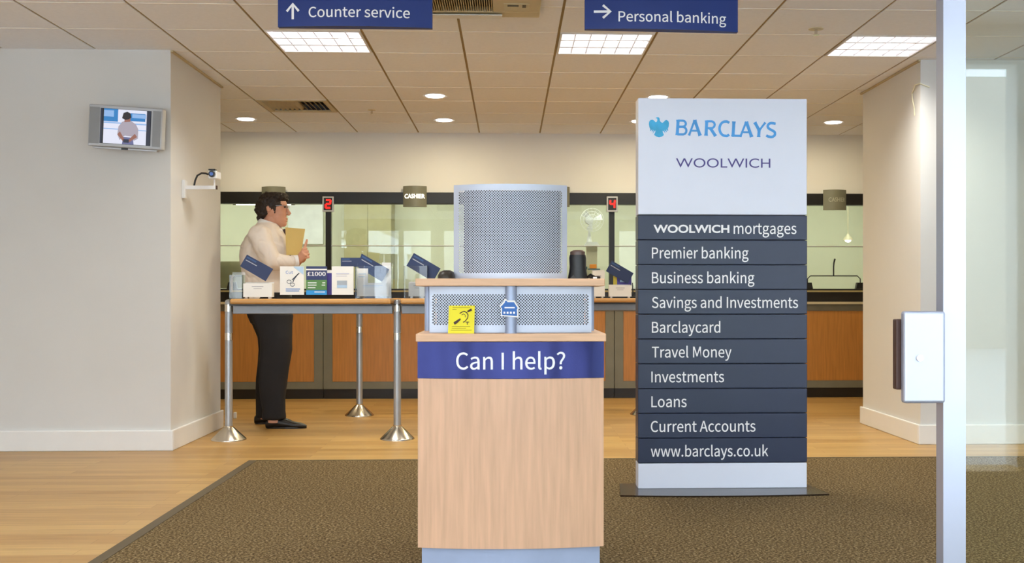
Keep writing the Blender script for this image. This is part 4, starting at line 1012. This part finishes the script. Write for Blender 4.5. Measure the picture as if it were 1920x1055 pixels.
MB().box(hcam.x - .022, hcam.x + .022, cyy - .07, cyy - .02, hcam.z + .026, hcam.z + .034).build('hood', M_black, t)
MB().cyl((hcam.x, cyy, hcam.z - .028), (hcam.x, cyy, q(400, 348).z), .006, n=8).build('stalk', M_white, t)
# loose cable on the right pier
yy = PR_Y0
t = MB().tube([(PR_X - .004, yy + .10, ZP(1722, 212, yy)), (PR_X - .006, yy + .10, ZP(1722, 198, yy)), (PR_X - .010, yy + .12, ZP(1722, 182, yy)), (PR_X - .006, yy + .14, ZP(1722, 168, yy)), (PR_X - .012, yy + .07, ZP(1722, 156, yy)), (PR_X - .006, yy - .008, ZP(1735, 157, yy)), (PR_X + .03, yy - .008, ZP(1745, 161, yy)), (PR_X + .06, yy - .008, ZP(1751, 164, yy))], .0045, 8).build('loose_cable', mat('cable_cream', (226, 220, 190), .5), None, smooth=True)
tag(t, 'loose cream cable dangling from the right pier corner', 'cable')
# little white stop on the floor
xx = P(440.5, 784, 9.15)
o = MB().box(xx.x - .012, xx.x + .012, 9.14, 9.17, 0, .05).build('door_stop', M_white, None, bevel=.004)
tag(o, 'little white block on the floor behind the left steel post', 'block')

# =================================================================== GLASS DOOR WITH LOCK PLATE
DY = 2.40; d0 = XP(1762, DY)
door = thing('glass_door', 'open glass door leaf with slim pale stile at the right edge', 'door', (d0 + .4, DY, 0))
mb = MB(); mb.box(d0, d0 + .05, DY - .02, DY + .02, .011, 2.2); mb.build('stile', M_alu, door)
mb = MB(); mb.box(d0 + .85, d0 + .90, DY - .02, DY + .02, .011, 2.2); mb.build('stile', M_alu, door)
MB().box(d0 + .05, d0 + .85, DY - .02, DY + .02, .011, .10).build('rail', M_alu, door)
MB().box(d0 + .05, d0 + .85, DY - .02, DY + .02, 2.13, 2.2).build('rail', M_alu, door)
MB().box(d0 + .05, d0 + .85, DY - .005, DY + .005, .10, 2.13).build('pane', M_glass, door)
mb = MB(); la, lb = XP(1695, DY - .035), XP(1757, DY - .035); z0, z1 = ZP(1725, 756, DY - .035), ZP(1725, 583, DY - .035)
lock = MB().box(la, d0 - .0005, DY - .035, DY - .012, z0, z1).build('lock_plate', M_alu, door, bevel=.006, segs=3)
MB().box(la - .009, la + .02, DY - .0115, DY + .012, z0 + .028, z1 - .018).build('lock_body', M_brown, door, bevel=.003)
cyx, cyz = XP(1724, DY - .035), ZP(1724, 671, DY - .035)
MB().cyl((cyx, DY - .0352, cyz), (cyx, DY - .040, cyz), .0075, n=20).build('button', M_white, door, smooth=True)

# =================================================================== THE MAN
MY = 8.60
def mp(px, py, Y=MY): return P(px, py, Y)
man = thing('person', 'man in white shirt and dark trousers standing in profile holding a folder', 'person', (XP(510, MY), MY, 0))
def ring(xl, xr, py, yc, yh, dx=0.0, Yr=None):
    Yr = Yr or MY; a = mp(xl, py, Yr); b = mp(xr, py, Yr); return (a.x - dx, b.x + dx, yc, yh, a.z)
YN, YF_ = 8.46, 8.76      # near and far side
NSH, FSH = 8.42, 8.80     # shoulders
torso = [(462, 547, 575, .165), (460, 542, 548, .160), (457, 538, 520, .165), (453, 538, 500, .175), (452, 541, 480, .185), (454, 542, 462, .195), (462, 538, 446, .195), (474, 528, 430, .15), (484, 521, 419, .095)]
def limb(mb, pts, rad, n=14): mb.tube(pts, rad, n)
def arm_pts(near):
    Y = NSH if near else FSH
    if near: return [mp(487, 442, Y), mp(497, 466, Y - .03), mp(510, 490, Y - .02), mp(535, 492, Y + .02), mp(560, 489, Y + .05)]
    return [mp(490, 442, Y), mp(500, 466, Y + .02), mp(512, 492, Y + .0), mp(536, 494, Y - .06), mp(556, 494, Y - .13)]
# body: one continuous skin surface
mb = MB()
mb.loft([ring(a + 5, b - 5, py, MY, yh - .02) for a, b, py, yh in torso])
for near in (True, False):
    A = arm_pts(near); limb(mb, A, [.05, .045, .042, .036, .028])
for (yc, xs) in ((YN, [(502, 526, 792), (502, 524, 760), (494, 534, 700), (495, 540, 640), (480, 532, 590), (476, 528, 570)]), (YF_, [(488, 506, 785), (488, 508, 750), (486, 520, 700), (490, 526, 640), (480, 532, 590), (476, 528, 570)])):
    mb.loft([ring(a, b, py, yc if py > 600 else (yc + MY) / 2, .05 if py > 650 else .08, Yr=yc) for a, b, py in xs])
# neck and head
mb.tube([mp(500, 446), mp(505, 425), mp(510, 408)], [.075, .066, .060], 18)
hd = mp(512, 389); mb.ell(hd, .105, .078, .112, 24, 16)
mb.ell(mp(521, 402), .068, .066, .090, 20, 12)
mb.ell(mp(526, 412), .048, .050, .056, 18, 10); mb.ell(mp(531, 419), .028, .030, .026, 14, 8)
mb.ell(mp(528, 382), .040, .060, .035, 16, 10)
mb.tube([mp(537.5, 390), mp(541, 397), mp(544, 401.5)], [.010, .012, .013], 10); mb.ell(mp(541, 402), .014, .018, .009, 12, 8)
mb.ell(mp(537, 410), .013, .022, .007, 12, 8); mb.ell(mp(536.5, 414), .012, .020, .007, 12, 8)
for sy in (-1, 1):
    e = mp(508, 391); mb.ell((e.x, MY + sy * .079, e.z), .020, .010, .032, 14, 10); mb.ell((e.x - .004, MY + sy * .084, e.z + .008), .018, .008, .020, 12, 8)
    b_ = mp(535, 385); mb.ell((b_.x, MY + sy * .030, b_.z), .012, .024, .008, 10, 8)
# hands
def hand(mb, wrist, palm_c, fdir, side, curl, thumb):
    """palm as a flattened ellipsoid chain, four unequal fingers bent towards curl, thumb as given points"""
    w = Vector(wrist); pc = Vector(palm_c); d = (pc - w).normalized()
    mb.tube([w, w.lerp(pc, .5), pc + d * .03], [.027, .036, .034], 12, flat=.62)
    for k, (ln, off) in enumerate(((.056, -.034), (.070, -.011), (.076, .012), (.066, .035))):
        base = pc + d * .022 + Vector(side) * off
        f1 = base + Vector(fdir) * ln * .50; f2 = f1 + (Vector(fdir) * .5 + Vector(curl) * .6) * ln * .42; f3 = f2 + (Vector(fdir) * .1 + Vector(curl)) * ln * .30
        mb.tube([pc + Vector(side) * off * .8, base, f1, f2, f3], [.0105, .0105, .0098, .009, .0075], 10); mb.ell(f3, .0075, .0075, .0075, 8, 6)
    mb.tube(thumb, [.014, .013, .0115, .009], 10); mb.ell(thumb[-1], .009, .009, .009, 8, 6)
FX = MY - .10    # plane of the folder
wr = mp(560, 489, NSH + .05); pcn = mp(567, 479, FX - .050)
hand(mb, wr, pcn, (.80, .35, .18), (.22, -.1, -.95), (-.75, .75, -.05), [mp(566, 480, FX - .05), mp(570, 468, FX - .045), mp(573, 459, FX - .035), mp(575.5, 450, FX - .03)])
wrf = mp(556, 494, FSH - .13); pcf = mp(563, 486, FX + .055)
hand(mb, wrf, pcf, (.45, -.35, .45), (.5, .15, -.6), (-.1, -.85, .1), [mp(560, 484, FX + .05), mp(561, 476, FX + .045), mp(562, 469, FX + .03), mp(563, 462, FX + .022)])
body = mb.build('body', M_skin, man, remesh=.0036, smoothing=3, smooth=True)
# shirt
mb = MB()
mb.loft([ring(a, b, py, MY, yh) for a, b, py, yh in torso])
for near in (True, False):
    A = arm_pts(near); mb.ell(A[0], .085, .075, .085, 18, 12); mb.tube([A[0], A[1], A[2]], [.082, .074, .068], 16); mb.ell(A[2], .066, .066, .066, 14, 10)
    mb.tube([A[2], A[3], A[3].lerp(A[4], .7)], [.066, .056, .047], 16)
sh = mb.build('shirt', M_shirt, man, remesh=.008, smoothing=4, smooth=True)
for v in sh.data.vertices:
    p = v.co; k = mnoise.noise(Vector((p.x * 11, p.y * 9, p.z * 7))) * .006 - max(0, .16 - abs(mnoise.noise(Vector((p.x * 13 + p.z * 9, p.y * 5, p.z * 6 - p.x * 7))))) * .032; v.co = p + v.normal * (k + .005)
for near in (True, False):
    A = arm_pts(near); MB().tube([A[3].lerp(A[4], .62), A[3].lerp(A[4], .98)], [.049, .046], 18, flat=.95).build('cuff', mat('cuff_white', (240, 238, 236), .7), sh, smooth=True)
# collar: a folded band round the neck
mb = MB(); n = 28; cc = mp(508, 419)
vs = []
for k in range(n + 1):
    a = 2 * math.pi * k / n; ca, sa = math.cos(a), math.sin(a)
    drop = .035 * max(0, ca)
    up = Vector((cc.x - .012 +   .072 * ca, MY + .072 * sa, mp(500, 409 + 9 * (ca + 1) / 2 * 1.3).z))
    dn = Vector((cc.x - .004 + .098 * ca, MY + .106 * sa, mp(500, 418).z - .020 * (ca + 1) - drop * .7))
    vs += [up, dn]
mb.add(vs, [(2 * k, 2 * k + 1, 2 * k + 3, 2 * k + 2) for k in range(n)]); mb.build('collar', mat('cuff_white', (240, 238, 236), .7), sh, smooth=True, solid=.005)
# tie
mb = MB(); q0 = [(528, 430), (531, 438), (535, 452), (541, 480), (542, 500)]
mb.tube([mp(x, y) + Vector((.012, 0, 0)) for x, y in q0], [.016, .018, .026, .034, .036], 10, flat=.25); mb.build('tie', mat('tie_dark', (52, 22, 26), .6), man, smooth=True)
# trousers
mb = MB()
mb.loft([ring(472, 543, 606, MY, .13), ring(466, 547, 590, MY, .165), ring(462, 547, 566, MY, .165), ring(463, 544, 552, MY, .160)])
for (yc, xs) in ((YN, [(492, 536, 785, .068), (494, 534, 770, .068), (489, 535, 745, .066), (486, 538, 715, .070), (487, 543, 680, .076), (489, 547, 655, .080), (487, 546, 632, .086), (476, 545, 608, .090), (466, 546, 590, .092)]), (YF_, [(480, 514, 781, .062), (480, 518, 760, .064), (480, 522, 735, .066), (482, 526, 700, .070), (486, 530, 655, .080), (485, 534, 632, .086), (477, 540, 608, .090), (468, 540, 590, .092)])):
    mb.loft([ring(a, b, py, yc if py > 640 else yc + (MY - yc) * (640 - py) / 50 * .45, yh, Yr=yc) for a, b, py, yh in xs])
tr_ = mb.build('trousers', M_trouser, man, remesh=.008, smoothing=3, smooth=True)
for v in tr_.data.vertices:
    p = v.co; v.co = p + v.normal * (mnoise.noise(Vector((p.x * 14, p.y * 10, p.z * 6))) * .006 + .003)
MB().loft([ring(462, 545, 556, MY, .166, .004), ring(462, 544, 548, MY, .166, .004)]).build('belt', M_shoe, man, smooth=True)
# shoes
def shoe(xh, xt, yc):
    mb = MB(); L = xt - xh; st = []
    for f, hw, h0, h1 in ((0, .030, .004, .062), (.10, .038, .0, .085), (.28, .038, .0, .092), (.45, .040, .0, .074), (.65, .047, .0, .054), (.85, .044, .0, .042), (.96, .030, .004, .030), (1.0, .014, .010, .022)):
        x = xh + L * f; n = 16; st.append([(x, yc + hw * math.cos(2 * math.pi * k / n), (h0 + h1) / 2 + (h1 - h0) / 2 * math.sin(2 * math.pi * k / n)) for k in range(n)])
    vs = [p for r in st for p in r]; n = 16; fs = []
    for i in range(len(st) - 1):
        for k in range(n): a = i * n + k; b = i * n + (k + 1) % n; fs.append((a, b, b + n, a + n))
    fs.append(tuple(range(n))); fs.append(tuple((len(st) - 1) * n + k for k in range(n))[::-1])
    mb.add(vs, fs); o = mb.build('shoe', M_shoe, man, smooth=True, normals=True)
    sole = MB(); m_ = 20
    pl = [(xh + L * (.5 + .5 * math.cos(a)), yc + (.045 if math.cos(a) > -.2 else .038) * math.sin(a)) for a in [2 * math.pi * k / m_ for k in range(m_)]]
    sole.add([(x, y, .0005) for x, y in pl] + [(x, y, .014) for x, y in pl], [tuple(range(m_))[::-1], tuple(range(m_, 2 * m_))] + [(i, (i + 1) % m_, m_ + (i + 1) % m_, m_ + i) for i in range(m_)])
    sole.build('sole', M_black, o)
    lc = MB()
    for k in range(3): x = xh + L * (.38 + .07 * k); zz = .080 - .008 * k; lc.cyl((x, yc - .022, zz), (x + .01, yc + .022, zz), .003, n=6)
    lc.build('laces', M_black, o)
shoe(XP(499, YN), XP(575, YN), YN); shoe(XP(478, YF_), XP(548, YF_), YF_)
# hair
mb = MB()
mb.ell(mp(508, 382), .112, .094, .090, 24, 16); mb.ell(mp(496, 392), .070, .090, .084, 20, 14); mb.ell(mp(525, 371), .056, .080, .042, 18, 12); mb.ell(mp(534, 374), .024, .05, .020, 14, 8)
mb.ell(mp(490, 405), .036, .070, .040, 16, 10)
for sy in (-1, 1):
    for (x, y, r) in ((517, 391, .020), (518, 396, .015)): e = mp(x, y); mb.ell((e.x, MY + sy * .066, e.z), r, .014, .026, 12, 8)
hr = mb.build('hair', M_hair, man, remesh=.006, smoothing=2, smooth=True)
for v in hr.data.vertices:
    p = v.co; v.co = p + v.normal * (mnoise.noise(p * 34) * .016 + mnoise.noise(p * 80) * .008)
# glasses, eyes
mb = MB()
for sy in (-1, 1):
    e = mp(538.5, 388); c_ = Vector((e.x + .004, MY + sy * .033, e.z)); mb.tube([c_ + Vector((0, .022 * math.cos(a * math.pi / 8), .016 * math.sin(a * math.pi / 8))) for a in range(17)], .0016, 6, cap=False)
    mb.tube([c_ + Vector((0, sy * .022, .004)), Vector((mp(530, 387).x, MY + sy * .074, e.z + .006)), Vector((mp(511, 387).x, MY + sy * .086, e.z + .004))], .0018, 6)
e = mp(539, 388); mb.cyl((e.x + .004, MY - .011, e.z + .004), (e.x + .004, MY + .011, e.z + .004), .0016, n=6)
mb.build('glasses', M_post, man)
for sy in (-1, 1):
    e = mp(535.8, 388.5); MB().ell((e.x, MY + sy * .031, e.z), .009, .011, .007, 12, 8).build('eye', mat('eye_dark', (50, 36, 30), .2), body, smooth=True)
# manila folder held against the chest
ft = thing('folder', 'manila folder held against the man\'s chest', 'folder', mp(548, 476, FX))
for k, (dy_, m) in enumerate(((-.008, M_manila), (.008, M_manila))):
    q = [mp(x, y, FX + dy_) for x, y in ((535, 426 + k), (572, 429 + k), (564, 478), (537, 478))]
    mb = MB(); vs = q + [p + Vector((0, .003, 0)) for p in q]
    mb.add(vs, [(3, 2, 1, 0), (4, 5, 6, 7)] + [(i, (i + 1) % 4, 4 + (i + 1) % 4, 4 + i) for i in range(4)]); mb.build('cover', m, ft, normals=True)
q = [mp(x, y, FX - .004) for x, y in ((536, 430), (570, 432), (563, 477), (538, 477))]
mb = MB(); vs = q + [p + Vector((0, .010, 0)) for p in q]; mb.add(vs, [(3, 2, 1, 0), (4, 5, 6, 7)] + [(i, (i + 1) % 4, 4 + (i + 1) % 4, 4 + i) for i in range(4)]); mb.build('papers', M_paper, ft, normals=True)
